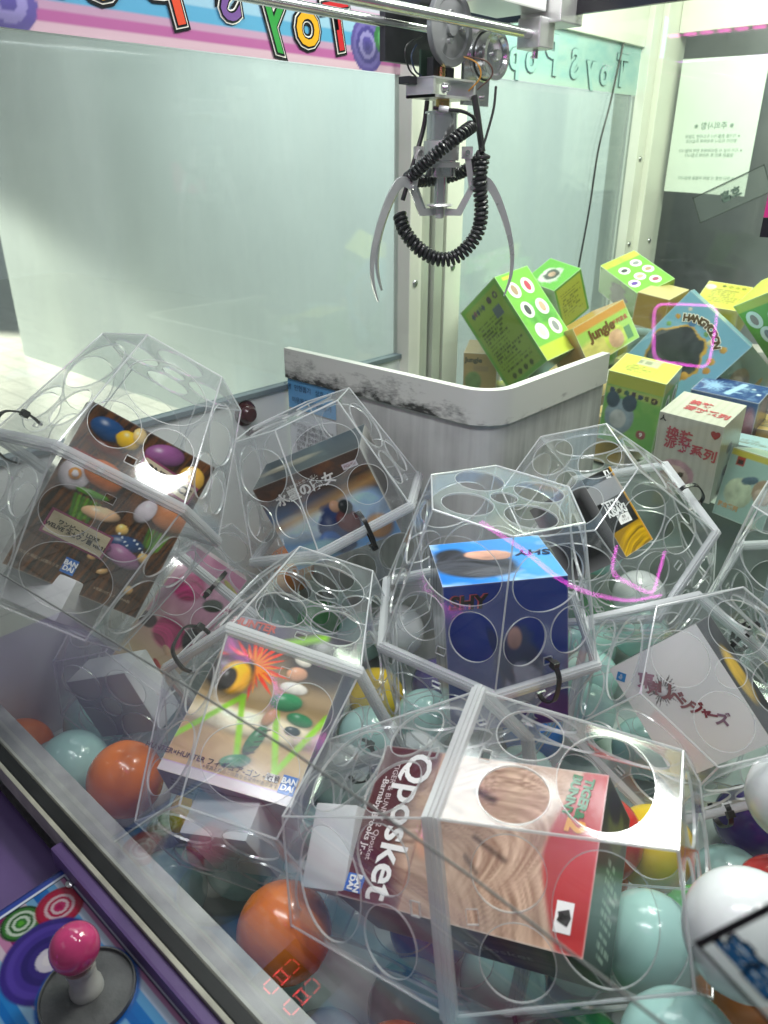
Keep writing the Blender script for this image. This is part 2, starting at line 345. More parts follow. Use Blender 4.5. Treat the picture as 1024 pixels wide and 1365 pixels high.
cm(MB().box((-.9, .1865, -.5615), (.16, .2140, -.5580), bev=.0008), 'inner_ledge', plain('dusty_white', (.52, .53, .52), .5, var=.35, vscale=22))
cm(MB().box((-.9, .1745, -.566), (.16, .1875, -.5555), bev=.001), 'gasket', BLACK)
cm(MB().box((-.9, .1700, -.580), (.16, .1742, -.5560), bev=.0008), 'edge_trim', plain('cream_trim', (.56, .53, .45), .4, var=.3, vscale=30))
cm(MB().box((-.548, .1585, -.585), (.16, .1698, -.5600), bev=.0025), 'apron_rim', PURPLE)
cm(MB().box((-.98, -.02, -1.40), (-.552, .1698, -.5980), bev=.003), 'apron', PURPLE)
cm(MB().box((-.5515, -.02, -1.40), (.16, .158, -.6000)), 'front_door', PURPLE)
# seam of the sliding glass leaf, and stickers on the glass
pts = [(-.62, .1775, -.295), (-.543, .1775, -.287), (-.289, .1775, -.263), (-.216, .1775, -.257), (-.111, .1775, -.256), (-.02, .1775, -.262), (.1, .1775, -.27)]
cm(MB().tube(pts, .0006, 6), 'glass_seam', plain('seam_seal', (.20, .20, .20), .5))
# pillars beside the side pane
cm(MB().box((-.905, 1.030, -.76), (-.868, 1.062, .40), bev=.002), 'pillar', CREAM)
pm = MB()
for y0, y1, d in ((1.0655, 1.086, .872), (1.0885, 1.098, .880), (1.1005, 1.124, .870), (1.1265, 1.135, .882)): pm.box((-.905, y0, -.76), (-d, y1, .40), bev=.0012)
cm(pm, 'pillar_extrusion', plain('pale_extrusion', (.62, .62, .58), .3, .25, var=.08))
cm(MB().box((-.905, 1.138, -.76), (-.874, 1.186, .40), bev=.002), 'pillar', CREAM)
for y, z in ((1.046, .009), (1.045, -.192), (1.046, .2)):
    cm(MB().lathe([(0, .0035), (.004, .003), (.0062, .0012), (.0065, 0)], (-.868, y, z), (1, 0, 0), 16), 'screw', DULL, smooth=True)
for y, z in ((1.16, -.175), (1.16, .03)):
    cm(MB().lathe([(0, .0035), (.004, .003), (.0062, .0012), (.0065, 0)], (-.874, y, z), (1, 0, 0), 16), 'screw', DULL, smooth=True)
kn = cm(MB().lathe([(0, .016), (.010, .015), (.014, .010), (.015, .003), (.019, .002), (.020, 0)], (-.888, .672, -.345), (1, 0, 0), 28), 'lock_barrel', plain('maroon_knob', (.05, .012, .015), .25, coat=.5), smooth=True)

def ring_disc(cv, cx, cy, r, cols):
    n = len(cols)
    for i, c in enumerate(cols): cv.blob(cx, cy, r*(1-i/n)/cv.w, r*(1-i/n)/cv.w, c, soft=.03)
def painted_sheet(name, w, h, M, painter, res, parent, mat=None):
    nu, nv = int(w/res), int(h/res); u, v = np.meshgrid(np.linspace(0, 1, nu+1), np.linspace(0, 1, nv+1)); cv = Canvas(u, v, w, h); painter(cv)
    V = np.stack([(u-.5)*w, (v-.5)*h, 0*u], -1).reshape(-1, 3); i, j = np.meshgrid(np.arange(nu), np.arange(nv)); q = (j*(nu+1)+i).ravel()
    me = bpy.data.meshes.new(name); me.from_pydata(V.tolist(), [], np.stack([q, q+1, q+nu+2, q+nu+1], 1).tolist()); me.update()
    at = me.attributes.new('ink', 'FLOAT_COLOR', 'POINT'); c4 = np.ones((len(V), 4), np.float32); c4[:, :3] = cv.c.reshape(-1, 3); at.data.foreach_set('color', c4.ravel())
    o = link(name, me, mat or print_mat()); o.matrix_basis = M; return attach(o, parent)

# header banner: printed film seen from behind, so its lettering is mirrored
MX = lambda y, z, x=-.893: Matrix(((0, 0, 1, x), (1, 0, 0, y), (0, 1, 0, z), (0, 0, 0, 1)))
def banner(cv):
    cv.fill('#d9a9c4')
    Y = cv.v*cv.h
    for a, b_, c in ((0, .010, '#d8b6c4'), (.010, .020, '#b9649f'), (.020, .030, '#c49bb8'), (.030, .046, '#5aa7cf'), (.046, .062, '#9cc5dd'), (.062, .076, '#d490b8'), (.076, .09, '#c7c3d6'), (.09, .2, '#6fb2d4')):
        cv.mix(((Y >= a) & (Y < b_))*1., c)
    for y, z, r, cols in ((.955, .158, .036, ('#5b4f96', '#6f64a8', '#4a4188', '#8f86bd', '#544a92', '#443b80')), (.99, .17, .02, ('#3c7a4a', '#5fa36c', '#356f43')), (.42, .15, .03, ('#5b4f96', '#8f86bd', '#544a92'))):
        ring_disc(cv, (y-.19)/.84, (z-.125)/.2, r, cols)
_bn = banner
def banner(cv): _bn(cv); cv.c = cv.c*.74
hd = painted_sheet('header_banner', .84, .2, MX(.61, .225), banner, .0028, CM)
def toy_letter(ch, y, z, size, col, rot=0, parent=CM, x=-.8915, depth=.002, outline='#15171a'):
    base = Matrix.Translation(-Vector(parent.location)) if parent.type == 'EMPTY' else Matrix.Identity(4)
    for k, (w, cc, off) in enumerate(((.0075, outline, 0), (.0045, '#e4e0d8', .0008), (.0030, outline, .0016), (0.0008, col, .0024))):
        letters(parent, base @ MX(y, z, x+off) @ Matrix.Rotation(R_(rot), 4, 'Z'), ch, size, ink(cc, .18), weight=w, mirror=True, name='letter')
for ch, y, z, s, c, r in (('T', .892, .172, .085, '#b3262b', 12), ('o', .832, .172, .085, '#d09a22', 0), ('y', .772, .180, .085, '#2f8a3c', -6), ('S', .700, .185, .075, '#6a4a86', 8), ('P', .606, .176, .10, '#c8482f', 14), ('o', .525, .190, .09, '#d09a22', 0), ('P', .462, .196, .095, '#2f8a3c', -8), ('o', .405, .188, .09, '#6a4a86', 0)):
    toy_letter(ch, y, z, s, c, r)

# LED strips inside the top of the cabinet (their reflections show in the rear pane)
PINKL = plain('pink_led', (.9, .1, .5), .4, emit=(1, .12, .62), es=11)
CYANL = plain('cyan_led', (.1, .7, .9), .4, emit=(.15, .75, 1), es=9)
for k in range(24):
    cm(MB().box((-.86+k*.037, .196, .257), (-.835+k*.037, .200, .263)), 'led', PINKL)
cm(MB().box((-.87, .1925, .254), (.03, .1955, .268)), 'led_channel', ALU)
cm(MB().box((-.86, .196, .205), (.02, .199, .2085)), 'led_tube', plain('violet_led', (.6, .1, .9), .4, emit=(.72, .10, 1), es=6))
cm(MB().box((-.872, .196, .20), (-.868, .199, .34)), 'led_tube', CYANL)

# prize chute -------------------------------------------------------------------
m, t, b, out = nt('scuffed_chute')
N, L = t.nodes.new, t.links.new
tc = N('ShaderNodeTexCoord'); mp = N('ShaderNodeMapping'); mp.inputs['Scale'].default_value = (90, 90, 4); L(tc.outputs['Object'], mp.inputs['Vector'])
n1 = N('ShaderNodeTexNoise'); n1.inputs['Scale'].default_value = 1; n1.inputs['Detail'].default_value = 6; L(mp.outputs[0], n1.inputs['Vector'])
n2 = N('ShaderNodeTexNoise'); n2.inputs['Scale'].default_value = 7; n2.inputs['Detail'].default_value = 8; L(tc.outputs['Object'], n2.inputs['Vector'])
ad = N('ShaderNodeMath'); ad.operation = 'MULTIPLY_ADD'; ad.inputs[1].default_value = .45; L(n1.outputs['Fac'], ad.inputs[0]); L(n2.outputs['Fac'], ad.inputs[2])
r = N('ShaderNodeValToRGB'); r.color_ramp.elements[0].position = .53; r.color_ramp.elements[0].color = (.36, .36, .345, 1); r.color_ramp.elements[1].position = .86; r.color_ramp.elements[1].color = (.66, .66, .63, 1)
e = r.color_ramp.elements.new(.66); e.color = (.50, .50, .48, 1)
L(ad.outputs[0], r.inputs['Fac']); L(r.outputs['Color'], b.inputs['Base Color']); b.inputs['Roughness'].default_value = .5
CHUTE = m
m, t, b, out = nt('grimy_rim_tape')
N, L = t.nodes.new, t.links.new
tc = N('ShaderNodeTexCoord'); sp = N('ShaderNodeSeparateXYZ'); L(tc.outputs['Object'], sp.inputs[0])
n2 = N('ShaderNodeTexNoise'); n2.inputs['Scale'].default_value = 1; n2.inputs['Detail'].default_value = 9; n2.inputs['Roughness'].default_value = .72; mq = N('ShaderNodeMapping'); mq.inputs['Scale'].default_value = (30, 30, 80); L(tc.outputs['Object'], mq.inputs['Vector']); L(mq.outputs[0], n2.inputs['Vector'])
mpg = N('ShaderNodeMapRange'); mpg.inputs['From Min'].default_value = -.258; mpg.inputs['From Max'].default_value = -.304; mpg.inputs['To Min'].default_value = .26; mpg.inputs['To Max'].default_value = -.10; L(sp.outputs['Z'], mpg.inputs['Value'])
mpx = N('ShaderNodeMapRange'); mpx.inputs['From Min'].default_value = -.62; mpx.inputs['From Max'].default_value = -.50; mpx.inputs['To Min'].default_value = 0; mpx.inputs['To Max'].default_value = .22; L(sp.outputs['X'], mpx.inputs['Value'])
a1 = N('ShaderNodeMath'); L(n2.outputs['Fac'], a1.inputs[0]); L(mpg.outputs[0], a1.inputs[1]); a2 = N('ShaderNodeMath'); L(a1.outputs[0], a2.inputs[0]); L(mpx.outputs[0], a2.inputs[1])
r = N('ShaderNodeValToRGB'); r.color_ramp.elements[0].position = .40; r.color_ramp.elements[0].color = (.035, .035, .033, 1); r.color_ramp.elements[1].position = .62; r.color_ramp.elements[1].color = (.66, .66, .61, 1)
e = r.color_ramp.elements.new(.47); e.color = (.30, .30, .28, 1)
L(a2.outputs[0], r.inputs['Fac']); L(r.outputs['Color'], b.inputs['Base Color']); b.inputs['Roughness'].default_value = .45
TAPE = m
def chute_path(off):
    c = Vector((-.545, .801)); pts = [(-.884, .756-off)]; rr = .045+off
    pts += [(c.x+rr*math.sin(a), c.y-rr*math.cos(a)) for a in [R_(90)*k/10 for k in range(11)]]
    return pts+[(-.500+off, 1.055)]
def wall_strip(off0, off1, z0, z1):
    A, B = chute_path(off0), chute_path(off1); n = len(A); V = [(x, y, z) for P, z in ((A, z0), (A, z1), (B, z1), (B, z0)) for x, y in P]
    F = [(k*n+i, k*n+i+1, ((k+1) % 4)*n+i+1, ((k+1) % 4)*n+i) for k in range(4) for i in range(n-1)]+[(0, n, 2*n, 3*n), (n-1, 2*n-1, 3*n-1, 4*n-1)]
    return MB().add(V, F)
ch = cm(wall_strip(0, -.004, -.72, -.262), 'prize_chute', CHUTE, smooth=True)
def sub(mb, name, mat, par, **k):
    return attach(mb.build(name, mat, None, **k), par)
sub(wall_strip(.0045, -.0075, -.304, -.258), 'rim_tape', TAPE, ch, smooth=True)
MY = lambda x, z, y: Matrix(((1, 0, 0, x), (0, 0, -1, y), (0, 1, 0, z), (0, 0, 0, 1)))
def flat(name, x0, x1, z0, z1, y, mat, par):
    o = obj(name, [(x0, y, z0), (x1, y, z0), (x1, y, z1), (x0, y, z1)], [(0, 1, 2, 3)], mat); return attach(o, par)
INV = wm(ch).inverted()
flat('sticker', -.882, -.776, -.352, -.306, .7545, ink('#5f9fcf'), ch)
flat('sticker', -.882, -.776, -.440, -.355, .7545, ink('#d9dcdf'), ch)
letters(ch, INV @ MY(-.829, -.318, .7535), '품명  인형뽑기   상호  토이스', .0105, ink('#173a63'))
letters(ch, INV @ MY(-.829, -.338, .7535), '이용등급 전체이용가', .0105, ink('#173a63'))
letters(ch, INV @ MY(-.829, -.398, .7535), '이 기기는 전체이용가로서\n게임물관리위원회의\n규정을 준수하며 영업\n시간외 사용을 금합니다\n청소년 이용시간 준수', .0088, ink('#3b3b44'), line=1.1)

# control panel -------------------------------------------------------------------
PX0, PX1, PY0, PY1, PZ = -.532, -.02, .012, .1655, -.575
def panel_art(cv):
    X = PX0+cv.u*(PX1-PX0); Y = PY0+cv.v*(PY1-PY0); D = PY1-Y
    cv.fill('#3f7fc4')
    cols = ('#b9498c', '#d596bf', '#c9d3ea', '#6fa9dc', '#2f78c9', '#2a6ec0', '#86b7e2', '#d9c3dc', '#c77fae', '#a33375', '#8e2266', '#cf8fb8', '#e3cfe0', '#9fc3e4', '#3e86cf', '#2f74c2', '#7fb0de', '#d7b4d4', '#b24f92', '#97276d')
    k = np.floor(D/.0062).astype(int) % len(cols); L_ = np.array([lin(c) for c in cols]); cv.c = L_[k].copy()
    def ring(x, y, r, cs):
        n = len(cs)
        for i, c in enumerate(cs):
            q = np.hypot(X-x, Y-y)/(r*(1-i/n)); cv.mix((1-q)/.06+.5, c)
    ring(-.507, .111, .0165, ('#1f4a24', '#3d7a35', '#dbe6d8', '#2c5f2c', '#dbe6d8', '#3a7d33', '#63b23f'))
    ring(-.498, .140, .0195, ('#a3243f', '#b82d4c', '#b82d4c', '#e9c9d4', '#b32a52', '#e9c9d4', '#c23a70', '#b02a5e'))
    ring(-.459, .112, .037, ('#3d2c86', '#5a46a8', '#4b3898', '#2e1f70', '#3a2a80', '#e2d8e8', '#efe6ee'))
    ring(-.411, .119, .0385, ('#2b64b5', '#1a2c66', '#d8d4e2', '#d8d4e2', '#6c6c74', '#6c6c74'))
    e = np.minimum(np.minimum(X-PX0, PX1-X), np.minimum(Y-PY0, PY1-Y))
    g_ = cv.c.mean(-1, keepdims=True); cv.c = np.clip(g_+(cv.c-g_)*1.15, 0, 1)*.62
    cv.mix((e < .0098)*1., '#141a44'); cv.mix((e < .0078)*1., '#d6d9ea'); cv.mix((e < .0062)*1., '#2a3f98'); cv.mix((e < .0015)*1., '#1d2b6e')
cp = cm(MB().box((PX0, PY0, -.594), (PX1, PY1, PZ-.0006), bev=.0006), 'control_panel', plain('panel_edge_blue', (.02, .03, .16), .35))
painted_sheet('panel_print', PX1-PX0, PY1-PY0, Matrix.Translation(((PX0+PX1)/2, (PY0+PY1)/2, PZ)), panel_art, .0011, cp, print_mat('glossy_panel_print', .2, .6))
JX, JY = -.411, .119
sub(MB().lathe([(0, .004), (.012, .0045), (.022, .0035), (.029, .0022), (.0335, .002), (.034, .0045), (.0352, .0045), (.0355, .0004)], (JX, JY, PZ), n=48), 'joystick_plate', plain('grey_plastic', (.10, .10, .105), .42, var=.35, vscale=40, bump=.15, bscale=300), cp, smooth=True)
sub(MB().lathe([(.0125, 0), (.0122, .006), (.0105, .008), (.0100, .020), (.0112, .021), (.0112, .024), (.006, .025)], (JX-.001, JY+.0005, PZ+.003), (-.16, 0, 1), n=32), 'joystick_shaft', plain('pale_plastic', (.42, .41, .40), .35), cp, smooth=True)
sub(MB().lathe([(.0182*math.sin(math.pi*k/20), -.0182*math.cos(math.pi*k/20)) for k in range(21)], (JX-.007, JY+.001, PZ+.045), (-.16, 0, 1), n=40), 'joystick_ball', plain('pink_ball_plastic', (.62, .055, .20), .14, coat=.7, var=.15, vscale=70), cp, smooth=True)
for x, y in ((-.512, .1565), (-.06, .1565)):
    sc = sub(MB().lathe([(0, .0022), (.0022, .0021), (.0038, .0012), (.0042, 0)], (x, y, PZ+.0006), n=20), 'screw', STEEL, cp, smooth=True)
# play counter on the panel
sub(MB().box((-.325, .118, PZ), (-.272, .162, PZ+.004), bev=.001), 'counter_window', plain('smoked_window', (.012, .01, .012), .12), cp)
SEG = plain('red_led', (.5, .02, .02), .4, emit=(1, .05, .06), es=2.2)
for cx in (-.309, -.286):
    dg = MB(); w, h, tk = .0050, .0090, .0007
    for (ax, ay, bx_, by_) in ((-w, h, w, h), (-w, -h, w, -h), (-w, 0, -w, h), (w, 0, w, h), (-w, -h, -w, 0), (w, -h, w, 0)):
        dx, dy = (0, tk) if ay == by_ else (tk, 0); ix, iy = (.0012, 0) if ay == by_ else (0, .0012)
        dg.box((cx+ax+ix-dx*.8, .141+ay+iy-dy*.8, PZ+.0042), (cx+bx_-ix+dx*.8, .141+by_-iy+dy*.8, PZ+.0048))
    sub(dg, 'counter_digit', SEG, cp)

# sticker on the front glass
def tri_frame(c, ex, w, h):
    ex = Vector(ex).normalized(); ey = Vector((0, -1, 0)).cross(ex).normalized() if False else Vector((-ex.z, 0, ex.x)); n = Vector((0, -1, 0))
    return Matrix(((ex.x, ey.x, n.x, c[0]), (ex.y, ey.y, n.y, c[1]), (ex.z, ey.z, n.z, c[2]), (0, 0, 0, 1)))
st = empty('glass_sticker', (0, .1785, -.205)); tag(st, 'black edged white sticker with blue letters on the front glass', 'sticker')
ex = Vector((.024, 0, -.012)).normalized(); ey = Vector((.012, 0, .024)).normalized(); c0 = Vector((-.032, .1785, -.2185)); 
stw, sth = .10, .075; cc = c0+ex*stw/2+ey*sth/2
SM = Matrix(((ex.x, ey.x, 0, cc.x), (0, 0, -1, cc.y), (ex.z, ey.z, 0, cc.z), (0, 0, 0, 1))); SL = Matrix.Translation(-Vector(st.location)) @ SM
o = obj('film', [(-stw/2, -sth/2, 0), (stw/2, -sth/2, 0), (stw/2, sth/2, 0), (-stw/2, sth/2, 0)], [(0, 1, 2, 3)], clear('sticker_film', .5, (1, 1, 1), (.8, .86, .9), rough=.2)); o.parent = st; o.matrix_local = SL
fr = MB(); k_ = .0012
for lo, hi in (((-stw/2, -sth/2, 0), (stw/2, -sth/2+k_, .0003)), ((-stw/2, sth/2-k_, 0), (stw/2, sth/2, .0003)), ((-stw/2, -sth/2, 0), (-stw/2+k_*2, sth/2, .0003)), ((stw/2-k_, -sth/2, 0), (stw/2, sth/2, .0003))): fr.box(lo, hi)
o = fr.build('border', BLACK, None); o.parent = st; o.matrix_local = SL
letters(st, SL @ Matrix.Translation((-stw/2+.0030, -sth/2+.0112, .0005)), '호흡', .0105, ink('#1590d8'), weight=.0007, align='LEFT')
letters(st, SL @ Matrix.Translation((-stw/2+.0030, -sth/2+.0112, .0003)), '호흡', .0105, ink('#14202c'), weight=.0014, align='LEFT')
stp = empty('rear_glass_sticker', (-.26, 1.056, -.045)); tag(stp, 'pink and black sticker on the rear glass', 'sticker')
flat('pink_field', -.318, -.2, -.062, .0, 1.0568, ink('#e0358c'), stp); flat('black_strip', -.318, -.2, -.085, -.0622, 1.0568, ink('#15131a'), stp)
letters(stp, wm(stp).inverted() @ MY(-.26, -.073, 1.0562), '본 제품은 경품용', .009, ink('#e8e8ec'))

# ------------------------------------------------------------------ crane and claw
CR = empty('claw_crane', (-.65, .83, .20)); tag(CR, 'chrome three pronged claw hanging from its rail carriage with coiled black cable', 'claw')
def cr(mb, name, mat, **k): return attach(mb.build(name, mat, None, **k), CR)
cr(MB().cyl((-.612, .2, .143), (-.612, .975, .148), .0060), 'rail_rod', STEEL, smooth=True)
cr(MB().cyl((-.700, .2, .150), (-.700, .90, .150), .0055), 'rail_rod', STEEL, smooth=True)
cr(MB().cyl((-.885, 1.036, .184), (.1, 1.036, .184), .0085), 'cross_rail', plain('black_rail', (.03, .03, .035), .22, .5), smooth=True)
cr(MB().box((-.885, 1.012, .172), (.1, 1.020, .198)), 'cross_rail', plain('black_rail', (.03, .03, .035), .22, .5))
cr(MB().box((-.630, .955, .132), (-.596, .990, .166), bev=.002).box((-.640, .975, .160), (-.58, 1.030, .206), bev=.002), 'rail_bracket', ALU)
cr(MB().cyl((-.612, .972, .136), (-.612, .972, .122), .004), 'bolt', STEEL)
cr(MB().box((-.675, .85, .172), (-.60, .972, .205), bev=.002), 'carriage_plate', plain('bright_plate', (.8, .8, .79), .3, .3))
cr(MB().box((-.705, .775, .110), (-.696, .885, .170), bev=.001).box((-.695, .79, .165), (-.655, .835, .195), bev=.002), 'carriage_body', DARKM)
# big grey gear wheel and belt pulley, both on axles along the cross rail
cr(MB().lathe([(0, .006), (.008, .006), (.009, .003), (.030, .003), (.032, .005), (.039, .005), (.040, .004), (.040, -.002), (0, -.002)], (-.640, .826, .143), (1, 0, 0), 48), 'gear_wheel', plain('grey_nylon', (.20, .205, .21), .3, coat=.3), smooth=True)
for a in range(3): cr(MB().cyl((-.634, .826+.016*math.cos(a*2.1), .143+.016*math.sin(a*2.1)), (-.630, .826+.016*math.cos(a*2.1), .143+.016*math.sin(a*2.1)), .0032), 'bolt', STEEL)
cr(MB().lathe([(0, .016), (.006, .016), (.007, .010), (.020, .009), (.0225, .013), (.0275, .013), (.028, .010), (.026, .008), (.026, -.004), (.029, -.006), (.029, -.010), (0, -.010)], (-.641, .910, .122), (1, 0, 0), 48), 'belt_pulley', STEEL, smooth=True)
for k in range(3): cr(MB().lathe([(.0245, -.002), (.0275, -.002), (.0275, .001), (.0245, .001)], (-.646-k*.004, .910, .122), (1, 0, 0), 40), 'drive_belt', BLACK)
cr(MB().box((-.652, .868, .066), (-.648, .925, .150), bev=.0006), 'side_plate', STEEL)
for y in (.88, .912): cr(MB().cyl((-.648, y, .076), (-.644, y, .076), .0035), 'bolt', STEEL)
cr(MB().box((-.668, .805, .090), (-.665, .862, .122)), 'circuit_board', plain('board_green', (.02, .05, .03), .35))
cr(MB().box((-.662, .812, .092), (-.652, .836, .114), bev=.001).box((-.662, .842, .092), (-.655, .858, .106), bev=.001), 'motor_block', DARKM)
cr(MB().box((-.672, .786, .070), (-.630, .790, .090)).box((-.672, .786, .070), (-.630, .870, .073)).box((-.672, .866, .070), (-.630, .870, .090)).box((-.672, .786, .0895), (-.630, .870, .0915)), 'winch_bracket', ALU)
cr(MB().lathe([(0, .008), (.003, .008), (.0055, .004), (.006, 0)], (-.630, .806, .080), (1, 0, 0), 16), 'bolt', STEEL, smooth=True)
cr(MB().cyl((-.65, .826, .090), (-.65, .826, .104), .0045), 'brass_collar', BRASS, smooth=True); cr(MB().cyl((-.65, .83, .056), (-.65, .83, .070), .0085), 'brass_collar', BRASS, smooth=True)
def wire(name, pts, r, col): return cr(MB().tube(catmull(pts, 8), r, 6), name, plain('wire_'+col.strip('#'), col, .4), smooth=True)
wire('wire', [(-.64, .845, .118), (-.625, .862, .110), (-.622, .868, .095), (-.635, .862, .080)], .0010, '#c88a28')
wire('wire', [(-.64, .855, .118), (-.62, .876, .112), (-.616, .884, .098), (-.632, .876, .082)], .0010, '#5a3a30')
wire('wire', [(-.66, .79, .125), (-.655, .775, .112), (-.655, .782, .098), (-.66, .80, .094)], .0011, '#1c2f4a')
wire('wire', [(-.66, .80, .135), (-.655, .765, .120), (-.655, .77, .100), (-.66, .79, .092)], .0011, '#131313')
cr(MB().box((-.672, .772, .084), (-.655, .792, .092), bev=.001), 'connector', BLACK)
AX = Vector((-.65, .83, 0)); cr_, cb_ = right, -fh
C_ = lambda a, b, z: AX+cr_*a+cb_*b+Vector((0, 0, z))
cr(MB().lathe([(0, .057), (.021, .057), (.021, .0545), (.019, .054), (.019, -.015), (.0185, -.017), (.008, -.0175), (.0075, -.052), (0, -.052)], AX, n=40), 'solenoid', STEEL, smooth=True)
cr(MB().lathe([(.0195, .024), (.0225, .024), (.0225, .002), (.0195, .002)], AX, n=40).lathe([(.0195, 0), (.024, 0), (.024, -.006), (.0195, -.006)], AX, n=40), 'collar', ALU, smooth=True)
cr(MB().lathe([(0, -.049), (.016, -.049), (.017, -.051), (.013, -.0525), (.006, -.053), (.006, -.066), (0, -.067)], AX, n=32), 'lower_hub', ALU, smooth=True)
prof_o = [(.040, -.022), (.050, -.0165), (.061, -.0175), (.070, -.026), (.081, -.045), (.093, -.075), (.1005, -.105), (.1015, -.130), (.0985, -.148), (.0915, -.166)]
prof_i = [(.0905, -.165), (.0955, -.146), (.0970, -.128), (.0945, -.105), (.086, -.078), (.073, -.050), (.063, -.0345), (.055, -.0285), (.048, -.0300), (.0405, -.0345)]
for ang in (0, 152, 214):
    d = cr_*math.cos(R_(ang))+cb_*math.sin(R_(ang)); s_ = Vector((0, 0, 1)).cross(d)
    poly = [(q.x, q.y) for q in catmull([(a, b, 0) for a, b in prof_o], 4)]+[(q.x, q.y) for q in catmull([(a, b, 0) for a, b in prof_i], 4)]
    pg = cr(MB().prism(poly, AX, d, (0, 0, 1), .0034), 'prong', plain('satin_steel', (.60, .60, .60), .28, .6, var=.15, vscale=30))
    attach(MB().prism([(.028, .016), (.036, .016), (.0445, -.028), (.0375, -.031)], AX+s_*.0035, d, (0, 0, 1), .0022).prism([(.026, .018), (.040, .018), (.040, .004), (.026, .004)], AX+s_*.0012, d, (0, 0, 1), .002).build('upper_link', ALU, None), pg)
    attach(MB().prism([(.006, -.054), (.022, -.055), (.0375, -.027), (.0445, -.030), (.028, -.063), (.006, -.063)], AX-s_*.0035, d, (0, 0, 1), .0022).build('lower_link', ALU, None), pg)
    for pr, pz, ph in ((.041, -.029, .007), (.033, .011, .006)):
        attach(MB().cyl(AX+d*pr+Vector((0, 0, pz))-s_*ph, AX+d*pr+Vector((0, 0, pz))+s_*ph, .0032, n=14).build('pivot_pin', STEEL, None), pg)
def coil(name, pts, R, pitch, wr, lead=()):
    P = catmull(pts, 24); L_ = [0]
    for a, b in zip(P, P[1:]): L_.append(L_[-1]+(b-a).length)
    n = int(L_[-1]/pitch*14); out_ = []; T0 = (P[1]-P[0]).normalized(); x = T0.orthogonal().normalized(); k = 0
    for i in range(n+1):
        s_ = L_[-1]*i/n
        while k < len(L_)-2 and L_[k+1] < s_: k += 1
        f_ = (s_-L_[k])/max(1e-9, L_[k+1]-L_[k]); p = P[k].lerp(P[k+1], f_); T = (P[k+1]-P[k]).normalized(); x = (x-T*x.dot(T)).normalized(); y = T.cross(x)
        a = 2*math.pi*s_/pitch; out_.append(p+(x*math.cos(a)+y*math.sin(a))*R)
    return cr(MB().tube(list(lead)+out_, wr, 7), name, PVC, smooth=True)
coil('coiled_cable', [C_(.036, .012, .040), C_(.020, .034, .030), C_(-.008, .040, .010), C_(-.034, .026, -.012), C_(-.040, -.004, -.020), C_(-.015, -.030, -.022), C_(.018, -.030, -.016), C_(.042, -.012, -.004), C_(.052, .004, .010)], .0062, .0052, .0021)
coil('coiled_cable', [C_(.053, .004, .010), C_(.050, .004, -.020), C_(.054, .004, -.060), C_(.048, .006, -.088), C_(.025, .010, -.112), C_(.0, .012, -.116), C_(-.025, .010, -.104), C_(-.045, .006, -.082), C_(-.052, -.004, -.062)], .0072, .0060, .0026)
cr(MB().tube(catmull([C_(-.012, .018, .060), C_(.0, .022, .058), C_(.022, .022, .056), C_(.036, .020, .050), C_(.040, .014, .040)], 8), .0022, 7), 'cable_lead', PVC, smooth=True)
cr(MB().cyl(C_(-.006, .021, .0595), C_(.006, .022, .0575), .0036, n=12), 'cable_clip', plain('white_clip', (.7, .7, .7), .4), smooth=True)
cr(MB().tube(catmull([C_(.040, -.01, .075), C_(.046, -.006, .045), C_(.052, 0, .012)], 8), .0042, 8), 'cable_lead', PVC, smooth=True)
cr(MB().tube(catmull([C_(.066, -.01, .085), C_(.064, -.006, .060), C_(.056, 0, .030), C_(.050, .004, .012)], 8), .0016, 6), 'cable_lead', PVC, smooth=True)
cr(MB().tube(catmull([C_(-.018, -.02, .07), C_(-.022, -.018, .04), C_(-.034, -.012, .0), C_(-.048, -.006, -.045)], 8), .0030, 8), 'cable_lead', PVC, smooth=True)

# ------------------------------------------------------------------ the clear prize cages
CRAD, CTOP, CH, THK = .1252, .0835, .148, .0017
def ell(cx, cy, rx, ry, n): return [(cx+rx*math.cos(2*math.pi*k/n), cy+ry*math.sin(2*math.pi*k/n)) for k in range(n)]
def sheet(mb, O, ex, ey, nrm, outer, holes):
    loops = [outer]+holes; flat_ = [p for l in loops for p in l]; T = geometry.tessellate_polygon([[Vector((a, b, 0)) for a, b in l] for l in loops])
    k = len(flat_); P = [O+ex*a+ey*b for a, b in flat_]
    mb.add(P+[p-nrm*THK for p in P], [tuple(t) for t in T]+[tuple(i+k for i in reversed(t)) for t in T], 0)
    s_ = len(outer)
    for l in holes:
        n = len(l); A = [O+ex*a+ey*b for a, b in l]
        # moulded lip around every opening
        mb.add([p+nrm*.0002 for p in A]+[p-nrm*(THK+.0002) for p in A], [(i, (i+1) % n, n+(i+1) % n, n+i) for i in range(n)], 1)
        lip(mb, O, ex, ey, nrm, l)
def lip(mb, O, ex, ey, nrm, l, w_=.0006):
    n = len(l); cx = sum(p[0] for p in l)/n; cy_ = sum(p[1] for p in l)/n; A = [O+ex*a+ey*b+nrm*.0002 for a, b in l]
    B_ = [O+ex*(a+(a-cx)/max(1e-6, math.hypot(a-cx, b-cy_))*w_)+ey*(b+(b-cy_)/max(1e-6, math.hypot(a-cx, b-cy_))*w_)+nrm*.0002 for a, b in l]
    mb.add(A+B_, [(i, (i+1) % n, n+(i+1) % n, n+i) for i in range(n)], 1)
